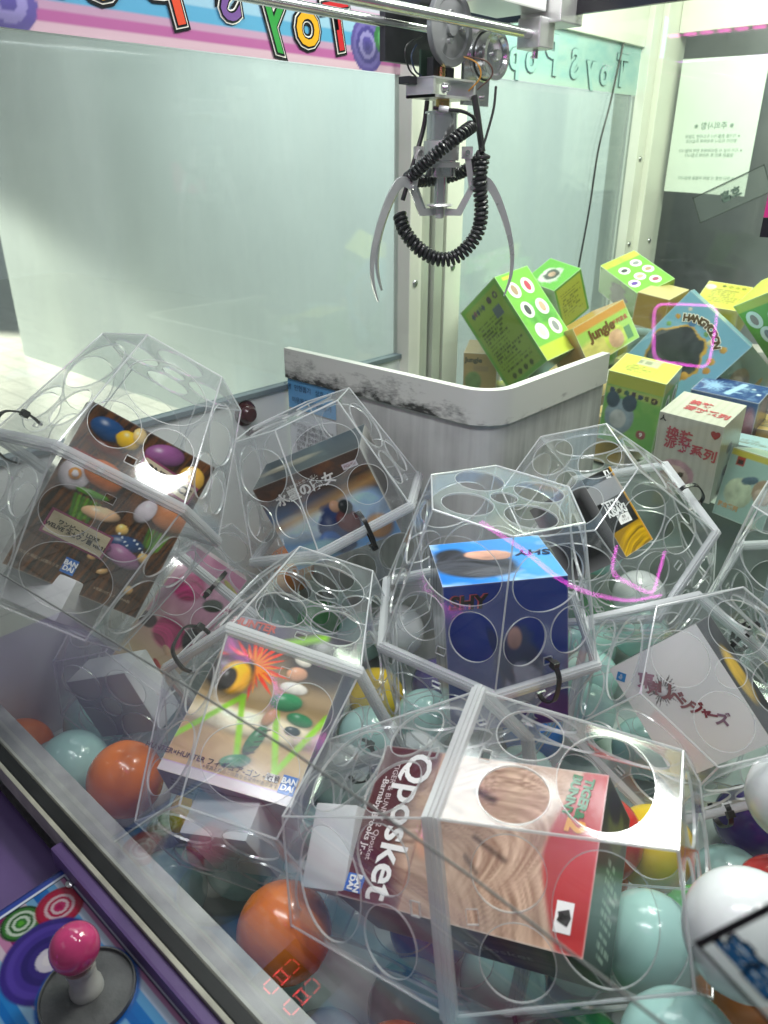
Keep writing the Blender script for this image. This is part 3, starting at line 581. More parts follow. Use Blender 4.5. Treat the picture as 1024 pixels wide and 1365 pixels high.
def half_shell():
    mb = MB(); hp = lambda r, i, z: Vector((r*math.cos(math.pi/3*i), r*math.sin(math.pi/3*i), z)); z0 = .0040; ins = .0012
    for i in range(6):
        a, b, c, d = hp(CRAD, i, z0), hp(CRAD, i+1, z0), hp(CTOP, i+1, CH), hp(CTOP, i, CH); mid = (a+b)/2; top = (c+d)/2
        ex = (b-a).normalized(); ey = (top-mid).normalized(); L_ = (top-mid).length; nr = ex.cross(ey).normalized(); wb, wt = CRAD/2-ins, CTOP/2-ins
        so = .0040
        slot = [(-.0048, .0175-so), (.0048, .0175-so), (.0048, .0250-so), (-.0048, .0250-so)]
        sheet(mb, mid, ex, ey, nr, [(-wb, 0), (wb, 0), (wt, L_-ins), (-wt, L_-ins)], [ell(0, .1045-so, .0420, .0320, 44), ell(-.0278, .0475-so, .0245, .0240, 36), ell(.0278, .0475-so, .0245, .0240, 36), slot])
        mb.tube([a, (a+d)/2, d], .0010, 6, 1); mb.tube([d, (c+d)/2, c], .0010, 6, 1)
    sheet(mb, Vector((0, 0, CH)), Vector((1, 0, 0)), Vector((0, 1, 0)), Vector((0, 0, 1)), [((CTOP-ins*1.2)*math.cos(math.pi/3*i), (CTOP-ins*1.2)*math.sin(math.pi/3*i)) for i in range(6)],
          [ell(.0438*math.cos(R_(30+90*k)), .0438*math.sin(R_(30+90*k)), .0255, .0255, 36) for k in range(4)]+[ell(0, 0, .0135, .0135, 24)])
    for r0, r1, za, zb in ((.1215, .1310, .0003, .0032), (.1228, .1290, .0033, .0058)):
        V = [hp(r, i, z) for r, z in ((r0, za), (r1, za), (r1, zb), (r0, zb)) for i in range(6)]
        mb.add(V, [(k*6+i, k*6+(i+1) % 6, ((k+1) % 4)*6+(i+1) % 6, ((k+1) % 4)*6+i) for k in range(4) for i in range(6)], 1)
    me = bpy.data.meshes.new('cage_shell'); me.from_pydata([tuple(v) for v in mb.v], [], mb.f); me.materials.append(SHELL); me.materials.append(RIM)
    me.polygons.foreach_set('material_index', mb.m); me.update(); return me
SHELL_ME = half_shell()
def tie_mesh(bulge, tail, down):
    """nylon tie through the two slots of a face, round the rim; radial/axial plane of that face"""
    sg = -1 if down else 1; w = .0025
    P = catmull([(.100, .0215, 0), (.1085+bulge*.4, .0235, 0), (.1180+bulge, .0150, 0), (.1205+bulge, 0, 0), (.1180+bulge, -.0150, 0), (.1085+bulge*.4, -.0235, 0), (.100, -.0215, 0)], 6)
    mb = MB(); V, F = [], []
    for i, p in enumerate(P):
        t_ = (P[min(i+1, len(P)-1)]-P[max(i-1, 0)]).normalized(); n_ = Vector((t_.y, -t_.x, 0))*.0009
        for q in (p+n_, p-n_):
            V += [Vector((q.x, -w, q.y)), Vector((q.x, w, q.y))]
    for i in range(len(P)-1):
        a = i*4; F += [(a, a+1, a+5, a+4), (a+2, a+6, a+7, a+3), (a, a+4, a+6, a+2), (a+1, a+3, a+7, a+5)]
    mb.add(V, F); hx = .1100+bulge*.4
    mb.box((hx-.0015, -.0036, sg*.0225-.0034), (hx+.0052, .0036, sg*.0225+.0034), bev=.0006)
    if tail: mb.box((hx+.0012, -w*.9, sg*.0235-(tail if not down else 0)), (hx+.0026, w*.9, sg*.0235+(tail if down else 0)))
    me = bpy.data.meshes.new('cable_tie'); me.from_pydata([tuple(v) for v in mb.v], [], mb.f); me.materials.append(TIE); me.update(); return me
TIES = {}
def cage(p, label, ties):
    root = empty('prize_cage'); root.matrix_basis = pose(p); tag(root, label, 'prize cage', 'clear hexagonal prize cages')
    for flip in (0, 1):
        o = bpy.data.objects.new('shell', SHELL_ME); COL.objects.link(o); o.parent = root
        if flip: o.rotation_euler = (math.pi, 0, 0)
    for face, bulge, tail, down in ties:
        k = (bulge, tail, down)
        if k not in TIES: TIES[k] = tie_mesh(*k)
        o = bpy.data.objects.new('cable_tie', TIES[k]); COL.objects.link(o); o.parent = root; o.rotation_euler = (0, 0, R_(30+60*face))
    return root
CAGES = {'shy': [-0.3796, 0.5841, -0.4512, 0.397, -0.3004, 5.3776], 'witch': [-0.6422, 0.6243, -0.4252, -0.0765, -0.4373, 1.1343], 'onep': [-0.7078, 0.3511, -0.3171, 2.4893, 2.0226, 3.83],
         'hunter': [-0.4809, 0.3806, -0.5013, 1.438, 3.1006, 2.9563], 'qpos': [-0.2163, 0.3706, -0.4914, 2.4679, -0.3501, 3.004], 'white': [-0.1922, 0.6847, -0.5225, -0.7391, 0.8531, -3.057],
         'saki': [-0.355, 0.833, -0.443, -4.665, 2.027, -2.051], 'flower': [-0.757, 0.436, -0.56, -4.217, -0.088, -1.559], 'corner': [-.128, .918, -.475, .25, -.10, .55]}
CL = {'shy': ('clear hexagonal prize cage standing upright around a blue figure box', [(0, .004, 0, False), (2, .003, .012, False)]),
      'witch': ('clear hexagonal prize cage leaning against the grey chute, sky and brown figure box inside', [(4, .002, .022, True), (1, .003, 0, False)]),
      'onep': ('clear hexagonal prize cage holding a dark wooden plank patterned figure box, beside the side pane', [(5, .018, 0, False)]),
      'hunter': ('clear hexagonal prize cage around a figure box with orange burst and lime zigzag', [(5, .010, 0, False), (2, .003, 0, False)]),
      'qpos': ('clear hexagonal prize cage on its side by the front glass, maroon figure box inside', [(1, .003, .02, False), (3, .004, 0, True)]),
      'white': ('clear hexagonal prize cage tilted beside a plain white figure box it holds', [(4, .006, .02, False), (2, .003, 0, False)]),
      'saki': ('clear hexagonal prize cage beside the rear glass with a black and gold figure box inside', [(0, .004, 0, True), (3, .003, .015, False)]),
      'flower': ('clear hexagonal prize cage low by the side panel, pink flowered box inside', [(0, .003, .024, False), (1, .006, 0, True)]),
      'corner': ('clear hexagonal prize cage in the rear corner with a pale striped box inside', [(4, .003, .015, False), (3, .003, 0, False)])}
for k, p in CAGES.items(): cage(p, *CL[k])

# ------------------------------------------------------------------ figure boxes inside the cages
BX = {"n1": [-0.7705, 1.2362, -0.2872, 0.0901, -0.7298, -0.1538, 0.1182, 0.0934, 0.1807], "n2": [-0.8389, 1.4904, -0.2588, 0.4687, -0.3633, 1.2558, 0.0799, 0.0903, 0.1048],
 "n3": [-0.8565, 1.2492, -0.3749, -1.5926, -0.3798, -5.5415, 0.0663, 0.0744, 0.0831], "n4": [-0.6659, 1.33, -0.303, -0.1434, -0.5373, 1.1782, 0.1291, 0.0898, 0.0774],
 "n6": [-0.5108, 1.2237, -0.3759, 0.1649, 0.1081, 0.1152, 0.097, 0.0807, 0.1303], "n7": [-0.3703, 1.1282, -0.3959, 0.1427, 0.0431, 0.0038, 0.0948, 0.0868, 0.1288],
 "n8": [-0.2727, 1.1388, -0.4419, -0.2132, 0.0162, -0.2961, 0.0841, 0.0601, 0.1045], "n9": [-0.4053, 1.3595, -0.3965, 0.1225, 0.048, 0.0492, 0.1137, 0.0785, 0.0778],
 "n10": [-0.5073, 1.401, -0.3144, -0.19, 0.6279, 0.2221, 0.1445, 0.0696, 0.1577], "n11": [-0.7168, 1.6065, -0.2405, 0.4104, 0.2768, -0.4132, 0.1329, 0.0883, 0.0664],
 "n12": [-0.6359, 1.5586, -0.2706, -4.142, -4.4505, 0.641, 0.0682, 0.0905, 0.0668], "n13": [-0.5438, 1.65, -0.2842, 5.0389, 0.0291, -0.5872, 0.0878, 0.0798, 0.0985],
 "n14": [-0.3788, 1.4923, -0.2419, 0.4139, -0.5651, -0.3574, 0.0979, 0.0856, 0.1186], "n15": [-0.4233, 1.4099, -0.3454, 1.4604, -2.3947, -4.1432, 0.1164, 0.0598, 0.0936],
 "shy": [-0.368, 0.5864, -0.4301, -0.0923, -0.1173, 0.7918, 0.1229, 0.1171, 0.1102], "hunter": [-0.4805, 0.3595, -0.4964, -1.2184, -0.2124, 0.4287, 0.1314, 0.05, 0.179],
 "onep": [-0.6899, 0.3384, -0.3305, -0.6475, 0.4098, 1.1097, 0.1396, 0.05, 0.1789], "witch": [-0.6621, 0.6311, -0.4037, 0.1644, -0.3998, 0.6573, 0.1504, 0.0847, 0.1275],
 "flower": [-0.7907, 0.4628, -0.5612, -0.6583, 0.476, 0.7995, 0.0874, 0.0507, 0.1787], "qpos": [-0.2233, 0.3695, -0.4992, 4.8502, 1.6593, -0.3898, 0.1922, 0.0793, 0.1255],
 "white": [-0.1855, 0.7036, -0.5205, -0.2653, -0.8379, 0.1882, 0.1084, 0.0614, 0.1315], "saki": [-0.3828, 0.8205, -0.4217, 1.6584, 1.5234, -4.0277, 0.069, 0.0931, 0.1065]}
_m = pose(BX['shy']) @ Matrix.Translation((0, 0, -.027)); BX['shy'][:3] = list(_m.translation); BX['shy'][8] = .164
BX['n15'][:3] = [x*1.10 for x in BX['n15'][:3]]; BX['n15'][6:] = [x*1.05 for x in BX['n15'][6:]]
def carton(key, base, art, label, group=None, name='figure_box', **k):
    p = BX[key]; k.setdefault('vivid', 1.2 if group == GC else .92); k.setdefault('res', .0011); return painted_box(name, p[6:9], base, art, pose(p), label, 'box', group, **k)
GC = 'boxed figures inside the cages'

# art
def f(c):
    c.grad('#0d2f74', '#123a86', 90)
    c.blob(.60, .42, .20, .34, '#38415c', rot=8, soft=.5, wob=.4, seed=3).blob(.62, .30, .15, .20, '#8d92a6', rot=-10, soft=.5, wob=.5, seed=5).blob(.56, .62, .06, .10, '#a58a86', soft=.6)
    c.blob(.45, .5, .05, .3, '#22305a', rot=20, soft=.6)
def tp(c):
    c.grad('#2d78c8', '#69a8e6', 20); c.mix((fbm(c.u, c.v, 5, 9)-.55)*2.2, '#c9def2')
    c.streaks(.32, .42, .36, .28, '#0c0d12', '#50525c', rot=-24, n=22, seed=2, soft=.2, bend=.6)
    c.blob(.46, .62, .20, .11, '#caa292', rot=-14, soft=.25, wob=.3, seed=4); c.streaks(.14, .70, .15, .12, '#101116', '#3a3c46', rot=40, n=9, seed=6, soft=.5)
    c.streaks(.42, .26, .24, .10, '#1b1c22', '#6a6b73', rot=-6, n=12, seed=8, soft=.4, bend=1.)
def sd(c): c.fill('#8b8d98'); c.streaks(.5, .5, .7, .8, '#2b2d36', '#b9bac2', rot=88, n=24, seed=3, soft=.3)
b = carton('shy', '#14408c', {'F': f, 'T': tp, 'L': sd, 'R': lambda c: c.grad('#0d2f74', '#1a4c9c')}, 'blue figure box with dark and light blue print inside the upright cage', GC)
write(b, 'F', .185, .885, 'SHY', .020, '#b8505a', weight=.0010, shear=.1, off=.0005); write(b, 'F', .195, .882, 'SHY', .020, '#07080f', weight=.0007, shear=.1, off=.0009)
write(b, 'T', .86, .58, 'SHY', .020, '#10244f', rot=172, weight=.0006, shear=.1)

# art
def f(c):
    c.grad('#b9a079', '#3c3744', 90, .35, .95); c.mix((fbm(c.u, c.v*2.2, 4, 3)-.45)*1.6, '#8d744f')
    c.blob(.5, .36, .6, .10, '#d8cdb6', soft=.8); c.blob(.2, .9, .35, .2, '#4b4658', soft=.9); c.blob(.85, .85, .3, .25, '#23222c', soft=.9)
    for a in ((.0, .20, .34, .50), (.34, .50, .50, .16), (.60, .52, .80, .14), (.80, .14, 1.0, .50)): c.band(*a, .022, '#8fc22a', .02)
    c.band(.40, .86, .75, .98, .03, '#7fae3a', .05)
    c.rays(.30, .70, .34, '#d94a16', 22, 4); c.rays(.32, .69, .24, '#f2902a', 18, 7); c.blob(.15, .62, .20, .16, '#141014', soft=.3, wob=.5, seed=2).blob(.22, .60, .12, .14, '#f0b51c', rot=20, soft=.5).blob(.16, .58, .07, .10, '#17120f', soft=.5)
    # soft generic colour masses where the pictured figure stands
    c.blob(.66, .80, .075, .045, '#d8d2c6', rot=-20, soft=.3).blob(.66, .71, .08, .06, '#c79a80', soft=.4).blob(.68, .62, .11, .05, '#d9d4cc', soft=.3).blob(.67, .53, .125, .075, '#1d7a4c', rot=8, soft=.25).blob(.82, .45, .10, .05, '#1b7048', rot=-6, soft=.3).blob(.60, .42, .045, .08, '#bf8f6c', rot=-18, soft=.3)
    c.blob(.57, .28, .055, .13, '#17643f', rot=-14, soft=.2).blob(.50, .145, .11, .05, '#1c7047', rot=18, soft=.25).blob(.80, .38, .06, .035, '#18323a', soft=.3)
    for k in range(5): c.band(.55+.012*k, .20+.035*k, .60+.012*k, .215+.035*k, .006, '#0d1712', .006)
    c.rect(0, 0, 1, .055, '#c9c3c6'); c.band(0, .055, 1, .055, .004, '#b9a6c4')
def tp(c): c.fill('#3b3d45'); c.rect(.30, .1, .95, .9, '#2f8f3c'); c.blob(.15, .5, .16, .2, '#6b4a80', soft=.6)
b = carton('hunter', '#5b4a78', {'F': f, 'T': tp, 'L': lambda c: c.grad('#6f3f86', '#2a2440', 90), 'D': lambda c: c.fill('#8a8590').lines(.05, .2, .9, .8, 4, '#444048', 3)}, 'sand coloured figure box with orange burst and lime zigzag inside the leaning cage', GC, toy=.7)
write(b, 'F', .34, .105, 'HUNTER×HUNTER フィギュア-ゴン・G.I.', .0072, '#2a2228', weight=.0001); write(b, 'F', .58, .075, '※写真と商品とは異なる場合があります', .0042, '#3a3238')
patch(b, 'F', .80, .115, .0125, .0070, '#ece8e2'); write(b, 'F', .80, .115, '全1種', .0056, '#22201f', off=.0009)
maker_logo(b, 'F', .925, .10, .015)
write(b, 'F', .16, .955, 'HUNTER', .0125, '#b5433a', weight=.0005); patch(b, 'T', .62, .5, .062, .012, '#efece0'); write(b, 'T', .62, .5, 'HUNTER×HUNTER', .0072, '#22202a', weight=.0002, off=.0009)

# art
def f(c):
    c.wood('#1d1009', '#6a4326', 78, 5, 3)
    c.blob(.13, .60, .11, .12, '#c9c2c4', rot=-14).band(.05, .71, .22, .71, .022, '#9b2424', .02).blob(.13, .60, .045, .045, '#c98a3a').blob(.13, .60, .025, .025, '#c9c2c4')
    c.blob(.31, .66, .15, .10, '#b9714a', rot=-6).blob(.27, .68, .028, .034, '#1c2030', toy=0).blob(.27, .68, .018, .024, '#e6e2da', toy=0).blob(.24, .80, .16, .04, '#5a2a1c', rot=-4)
    for k in range(7): c.band(.20+.03*k, .50, .24+.018*k, .36+.02*(k % 3), .011, ('#3f6a26', '#5f8a36')[k % 2], .008)
    c.blob(.30, .54, .12, .025, '#4d7a2c', rot=4).blob(.42, .46, .14, .05, '#d6b596', rot=10)
    c.blob(.87, .62, .17, .12, '#b47a55', rot=-4).blob(.69, .58, .07, .10, '#d0c8cc', rot=-20).blob(.75, .74, .08, .035, '#a03036')
    for k in range(6): c.band(.78+.03*k, .50, .80+.02*k, .38+.02*(k % 2), .010, ('#3f6a26', '#5f8a36')[k % 2], .008)
    c.blob(.60, .43, .05, .045, '#d9b878', wob=.7, seed=3).blob(.66, .36, .15, .06, '#22426e', rot=12).blob(.70, .29, .15, .07, '#a57a9a', rot=-10, wob=.3, seed=7).blob(.84, .33, .05, .045, '#d7b67a', wob=.7, seed=8).blob(.56, .30, .04, .03, '#8a5a84')
    for k in range(9): c.blob(.57+.03*k, .36+.015*((k*7) % 4), .008, .008, '#dfe6ee', toy=0)
    c.blob(.18, .90, .13, .08, '#24466f').blob(.34, .90, .09, .07, '#c9a84a', wob=.6, seed=4).blob(.40, .95, .05, .06, '#d8c08a', rot=30, wob=.5, seed=2).blob(.62, .92, .15, .08, '#8a5a84', rot=20).blob(.88, .87, .10, .10, '#c9a45a').blob(.74, .70, .03, .03, '#8a4a1c')
    c.blob(.62, .17, .045, .022, '#d9b583', rot=30, wob=.6, seed=5).blob(.85, .13, .035, .035, '#d9b583', wob=.6, seed=6).blob(.50, .22, .03, .02, '#d9b583', wob=.6, seed=9)
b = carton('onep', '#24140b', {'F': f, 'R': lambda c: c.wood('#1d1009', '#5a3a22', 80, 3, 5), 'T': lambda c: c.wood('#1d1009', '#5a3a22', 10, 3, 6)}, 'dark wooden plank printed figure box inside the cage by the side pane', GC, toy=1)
patch(b, 'F', .72, .80, .066, .021, '#8e3a63', -6); patch(b, 'F', .72, .80, .061, .0165, '#cfc3a4', -6, .0008); write(b, 'F', .72, .80, 'ONE PIECE', .0115, '#17120f', -6, weight=.0005, shear=.08, off=.0012)
patch(b, 'F', .34, .305, .066, .026, '#8e3a63', -2); patch(b, 'F', .34, .305, .061, .022, '#c9bd9c', -2, .0008); write(b, 'F', .34, .305, 'ワンピース LDXF\nWELIVE 粘土ウノ團 vol.21', .0056, '#1c1712', -2, weight=.0002, off=.0012)
maker_logo(b, 'F', .40, .125, .0135); write(b, 'F', .2, .10, '※写真と商品とは異なります', .0036, '#b8a68c'); write(b, 'F', .76, .07, '※年齢15才以上 CHINA製', .0036, '#b8a68c')

# art
def f(c):
    c.grad('#7fa9d4', '#4b3a33', 78, .30, .85); c.blob(.30, .42, .34, .13, '#cfe0f0', rot=-4, soft=.8); c.blob(.78, .42, .22, .16, '#b4d0ec', soft=.8); c.band(.0, .50, 1, .66, .03, '#c9a06a', .12); c.mix((fbm(c.u*2, c.v*2, 5, 4)-.55)*2*(c.v > .62), '#8a5a3c')
    c.blob(.50, .26, .16, .24, '#2c3a66', rot=-8, soft=.3, wob=.4, seed=2).blob(.58, .52, .05, .06, '#caa48c', soft=.4).blob(.63, .32, .10, .12, '#6b3a3c', rot=20, soft=.4).blob(.66, .48, .06, .07, '#1d2026', soft=.4).blob(.40, .18, .1, .1, '#3c68a8', soft=.5).blob(.22, .12, .25, .10, '#8fb2bc', soft=.6).blob(.85, .15, .12, .12, '#b58858', soft=.6)
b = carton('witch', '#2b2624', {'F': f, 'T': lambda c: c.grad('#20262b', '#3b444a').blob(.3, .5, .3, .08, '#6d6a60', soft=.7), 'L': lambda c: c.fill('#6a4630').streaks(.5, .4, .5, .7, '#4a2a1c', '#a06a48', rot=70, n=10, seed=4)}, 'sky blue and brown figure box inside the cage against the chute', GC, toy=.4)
write(b, 'F', .42, .80, '水星の魔女', .017, '#f2eee8', 4, weight=.0006); write(b, 'F', .42, .885, '機動戦士ガンダム', .0058, '#e6dfd4', 4); patch(b, 'F', .86, .87, .020, .008, '#d8cfd4'); write(b, 'F', .86, .87, 'FIGURE', .0048, '#7a2030', off=.0009)

# art
def f(c):
    c.grad('#d7c3a2', '#c995ac', 90, .1, .6); c.mix((fbm(c.u, c.v, 6, 8)-.4)*1.6*(c.v > .45), '#e6b9cc')
    c.streaks(.34, .72, .24, .22, '#7d1245', '#cf4f8c', rot=30, n=7, seed=3, soft=.25, bend=.8).streaks(.50, .36, .28, .24, '#7a0f43', '#d7578f', rot=-20, n=8, seed=6, soft=.25, bend=.9)
    c.blob(.10, .36, .14, .12, '#3a1c2a', soft=.4, wob=.4, seed=5).blob(.84, .40, .14, .20, '#23202a', rot=20, soft=.4).blob(.80, .70, .16, .10, '#22301c', rot=30, soft=.5).blob(.62, .24, .10, .05, '#d7b49c', rot=-30, soft=.3).blob(.62, .12, .10, .035, '#b52634', rot=-28, soft=.3).blob(.88, .88, .18, .04, '#b7b05a', rot=-20, soft=.6)
b = carton('flower', '#c9b39a', {'F': f, 'T': lambda c: c.fill('#d9c9cc'), 'R': lambda c: c.grad('#c9b68c', '#59613a', 90)}, 'pale figure box with magenta flower print inside the cage at the bottom', GC)
patch(b, 'F', .82, .07, .0105, .006, '#ece8e2'); write(b, 'F', .82, .07, '全1種', .0048, '#22201f', off=.0009)

# art
def f(c):
    c.fill('#4a0c18'); c.rect(.275, 0, 1, 1, '#bd9e8b'); 
    c.streaks(.60, .50, .40, .42, '#8e6f5d', '#cfb4a2', rot=-30, n=30, seed=3, soft=.2, bend=.5).streaks(.57, .80, .30, .15, '#836352', '#d2b8a6', rot=6, n=38, seed=6, soft=.3, bend=.7).streaks(.56, .36, .28, .2, '#8b6b5a', '#cdb19f', rot=-44, n=34, seed=9, soft=.35, bend=.4).streaks(.70, .56, .16, .30, '#907160', '#cfb5a3', rot=-60, n=28, seed=12, soft=.5, bend=.5)
    c.band(.52, .50, .66, .40, .008, '#3a1c18', .02).band(.48, .78, .56, .74, .012, '#171420', .03).band(.50, .38, .56, .30, .006, '#2a1614', .02)
    c.mix((c.u-.79-.10*np.abs(c.v-.5)**1.5*3)/.02, '#a4161f'); c.rect(.275, 0, .282, 1, '#7a4a40')
    c.blob(.33, .40, .05, .06, '#d3a58c', soft=.8)
def dn(c): c.fill('#1b1a1c'); c.blob(.5, .5, .5, .1, '#4a4440', soft=.9, wob=.8); c.streaks(.7, .5, .2, .14, '#2a2624', '#6a5f58', rot=10, n=9, seed=2, soft=.5)
def rt(c): c.grad('#16211a', '#26301f', 90); c.rect(.06, .08, .30, .52, '#1a241c').lines(.36, .06, .9, .62, 10, '#b9c2b4', 3); c.blob(.5, .8, .3, .22, '#6b7440', soft=.6, wob=.5); c.blob(.35, .9, .25, .15, '#1d1730', soft=.5)
b = carton('qpos', '#3a0a14', {'F': f, 'D': dn, 'R': rt, 'L': lambda c: c.fill('#40101a')}, 'maroon, tan and red figure box inside the cage lying against the front glass', GC, res=.0015)
write(b, 'F', .185, .50, 'Qposket', .0335, '#f1edec', -90, weight=.0006); write(b, 'F', .088, .56, 'TIGER & BUNNY 2 Qposket', .0068, '#d9c6c8', -90); write(b, 'F', .055, .52, '-Barnaby Brooks Jr.-', .0080, '#e6dadb', -90, weight=.0001)
maker_logo(b, 'F', .065, .09, .0135, -90); write(b, 'F', .895, .84, 'TIGER&\nBUNNY', .0095, '#2f7a4a', -98, weight=.0005); write(b, 'F', .90, .665, '2', .019, '#e39a2b', -98, weight=.0009)
patch(b, 'F', .915, .175, .012, .020, '#f0ecec'); patch(b, 'F', .917, .185, .008, .006, '#16120f', 20, .0008); patch(b, 'F', .917, .165, .008, .006, '#16120f', -20, .0008)
write(b, 'D', .62, .5, 'Qposket', .016, '#b9b4b0', 8, shear=.3)

b = carton('white', '#e6e5e8', {'F': lambda c: c.fill('#eae9ec').rays(.36, .66, .20, '#2a2226', 26, 3).blob(.36, .66, .05, .05, '#eae9ec', soft=.9), 'L': lambda c: c.fill('#e2e2e6'), 'T': lambda c: c.fill('#26272c'), 'R': lambda c: c.fill('#1d1d22').blob(.5, .5, .3, .5, '#c0a04a', soft=.8), 'D': lambda c: c.fill('#c6c6ca')}, 'white figure box with dark red brush lettering inside the tilted cage', GC)
for i, (ch_, u, v, s, col) in enumerate((('東', .27, .78, .018, '#a06a80'), ('京', .30, .70, .015, '#8a3a50'), ('リ', .38, .645, .022, '#7a1420'), ('ベ', .44, .565, .017, '#7a1420'), ('ン', .50, .495, .014, '#7d1a26'), ('ジ', .56, .435, .014, '#85303c'), ('ャ', .62, .375, .011, '#8a3f4c'), ('ー', .66, .335, .010, '#8f5664'), ('ズ', .72, .28, .014, '#8d7084'))):
    write(b, 'F', u, v, ch_, s, col, -34, weight=.0007)
patch(b, 'F', .07, .90, .0095, .0095, '#2f86c8', 45); write(b, 'F', .07, .90, 'BP', .0052, '#e9eef2', 20, off=.0009)

# art
def f(c):
    c.fill('#121214'); c.blob(.3, .92, .3, .08, '#4a4d52', soft=.6, wob=.6); c.rect(.0, .0, 1, .30, '#8c6f1c'); c.streaks(.5, .10, .6, .22, '#6a5210', '#c9a52e', rot=12, n=10, seed=3, soft=.4, bend=.6); c.mix((c.u-.93)/.02, '#b58a2c'); c.mix((c.v > .66)*(c.v < .88)*.8, '#9a9a9e')
b = carton('saki', '#20201f', {'F': f, 'R': lambda c: c.fill('#a9842c').streaks(.5, .5, .6, .5, '#7a5c18', '#d2b04a', rot=80, n=12, seed=4), 'D': lambda c: c.fill('#7a5a28').streaks(.5, .5, .6, .4, '#5a3c1c', '#c79a6a', n=6, seed=2), 'T': lambda c: c.fill('#2a2b2e')}, 'black, grey and gold figure box inside the cage by the rear glass', GC)
write(b, 'F', .40, .60, 'TETTA', .0125, '#e9e9ea', -4, weight=.0005); write(b, 'F', .46, .50, 'KISAKI', .0145, '#f2f2f2', -4, weight=.0008)
patch(b, 'F', .55, .385, .027, .012, '#ecebea', -4); write(b, 'F', .55, .385, '東京\nリベンジ', .0042, '#1a1a1a', -4, off=.0009); patch(b, 'F', .78, .93, .011, .011, '#f0f0f0', -6); write(b, 'F', .78, .93, 'A', .011, '#111111', -6, weight=.0004, off=.0009)
BX['corner'] = [-.122, .918, -.470, .25, -.10, .95, .10, .08, .15]
b = carton('corner', '#cfd2d6', {'F': lambda c: c.fill('#d3d6da').rect(.1, .1, .9, .35, '#b9cfe0').rect(.1, .55, .9, .62, '#8fb0c8'), 'T': lambda c: c.fill('#c9d8c9').rect(.1, .2, .9, .8, '#aab7c6'), 'L': lambda c: c.fill('#c9cfd4').lines(.1, .1, .9, .5, 8, '#6a7078', 3)}, 'pale blue and white striped figure box inside the cage in the rear corner', GC)

# white filler blocks at the ends of some cages
FOAM = plain('white_card_in_bag', (.66, .67, .68), .4, bump=.5, bscale=22, coat=.15)
for ck, (x0, y0, z0, x1, y1, z1), lab in (('hunter', (-.052, -.040, -.144, .020, .030, -.098), 'white filler block under the lime zigzag figure box'), ('qpos', (-.045, -.020, -.144, .045, .045, -.104), 'white filler block beside the maroon figure box'),
                                     ('onep', (-.050, -.045, -.144, .030, .030, -.100), 'white filler block under the wooden plank figure box'), ('flower', (-.050, -.045, .100, .045, .040, .144), 'white filler block in front of the pink flowered box')):
    o = MB().box((x0, y0, z0), (x1, y1, z1), bev=.003).build('filler_block', FOAM, None, smooth=True); o.matrix_basis = pose(CAGES[ck]); tag(o, lab, 'block', 'white filler blocks inside cages')

# ------------------------------------------------------------------ coloured balls in the bed
BALL_R = .0395
me_ball = {}
BC = {'mint': ('#8fc9be', (.42, .68, .64)), 'white': ('', (.74, .76, .77)), 'orange': ('', (.80, .22, .025)), 'green': ('', (.03, .36, .07)), 'red': ('', (.60, .025, .02)), 'yellow': ('', (.78, .55, .03)), 'purple': ('', (.045, .02, .20)), 'blue': ('', (.02, .17, .55))}
BW = {'mint': 'pale mint green', 'white': 'glossy white', 'orange': 'bright orange', 'green': 'bright green', 'red': 'glossy red', 'yellow': 'sunny yellow', 'purple': 'dark violet', 'blue': 'bright blue'}
def ball_mesh(col):
    if col in me_ball: return me_ball[col]
    prof = []
    for k in range(25):
        a = math.pi*k/24; r = BALL_R+(.00045 if k == 12 else 0); prof.append((r*math.sin(a), -r*math.cos(a)))
    mb = MB().lathe(prof, (0, 0, 0), n=40); me = bpy.data.meshes.new('ball'); me.from_pydata([tuple(v) for v in mb.v], [], mb.f)
    bm = bmesh.new(); bm.from_mesh(me); bmesh.ops.remove_doubles(bm, verts=bm.verts, dist=1e-5); bmesh.ops.recalc_face_normals(bm, faces=bm.faces); bm.to_mesh(me); bm.free()
    me.polygons.foreach_set('use_smooth', [True]*len(me.polygons)); me.materials.append(plain('ball_'+col, BC[col][1], .2, bump=.06, bscale=35, coat=.25)); me.update(); me_ball[col] = me; return me
def cage_gap(P):
    best = 9
    for c in CAGES.values():
        Lc = pose(c).inverted() @ P; d = max(Lc.x*math.cos(a)+Lc.y*math.sin(a) for a in [math.pi/6+math.pi/3*k for k in range(6)])
        lim = (.131-(.131-CTOP)*min(1, abs(Lc.z)/CH))*math.cos(math.pi/6); best = min(best, max((d-lim)*.96, abs(Lc.z)-CH))
    return best
BALLS = []
CNAME = {'shy': 'blue box', 'witch': 'sky printed box', 'onep': 'wooden plank box', 'hunter': 'lime zigzag box', 'qpos': 'maroon box', 'white': 'white box', 'saki': 'gold edged box', 'flower': 'flowered box', 'corner': 'striped box'}
def put_ball(x, y, z, col):
    o = bpy.data.objects.new('play_ball', ball_mesh(col)); COL.objects.link(o); o.location = (x, y, z); o.rotation_euler = (random.uniform(0, 3), random.uniform(0, 3), 0)
    near = min(CAGES, key=lambda k: (Vector(CAGES[k][:3])-Vector((x, y, z))).length)
    tag(o, '%s ball %s the cage of the %s' % (BW[col], 'on the bed floor under' if z < -.65 else 'beside' if z > CAGES[near][2]-.05 else 'heaped below', CNAME[near]), 'ball', BW[col]+' play balls in the bed'); BALLS.append(Vector((x, y, z)))
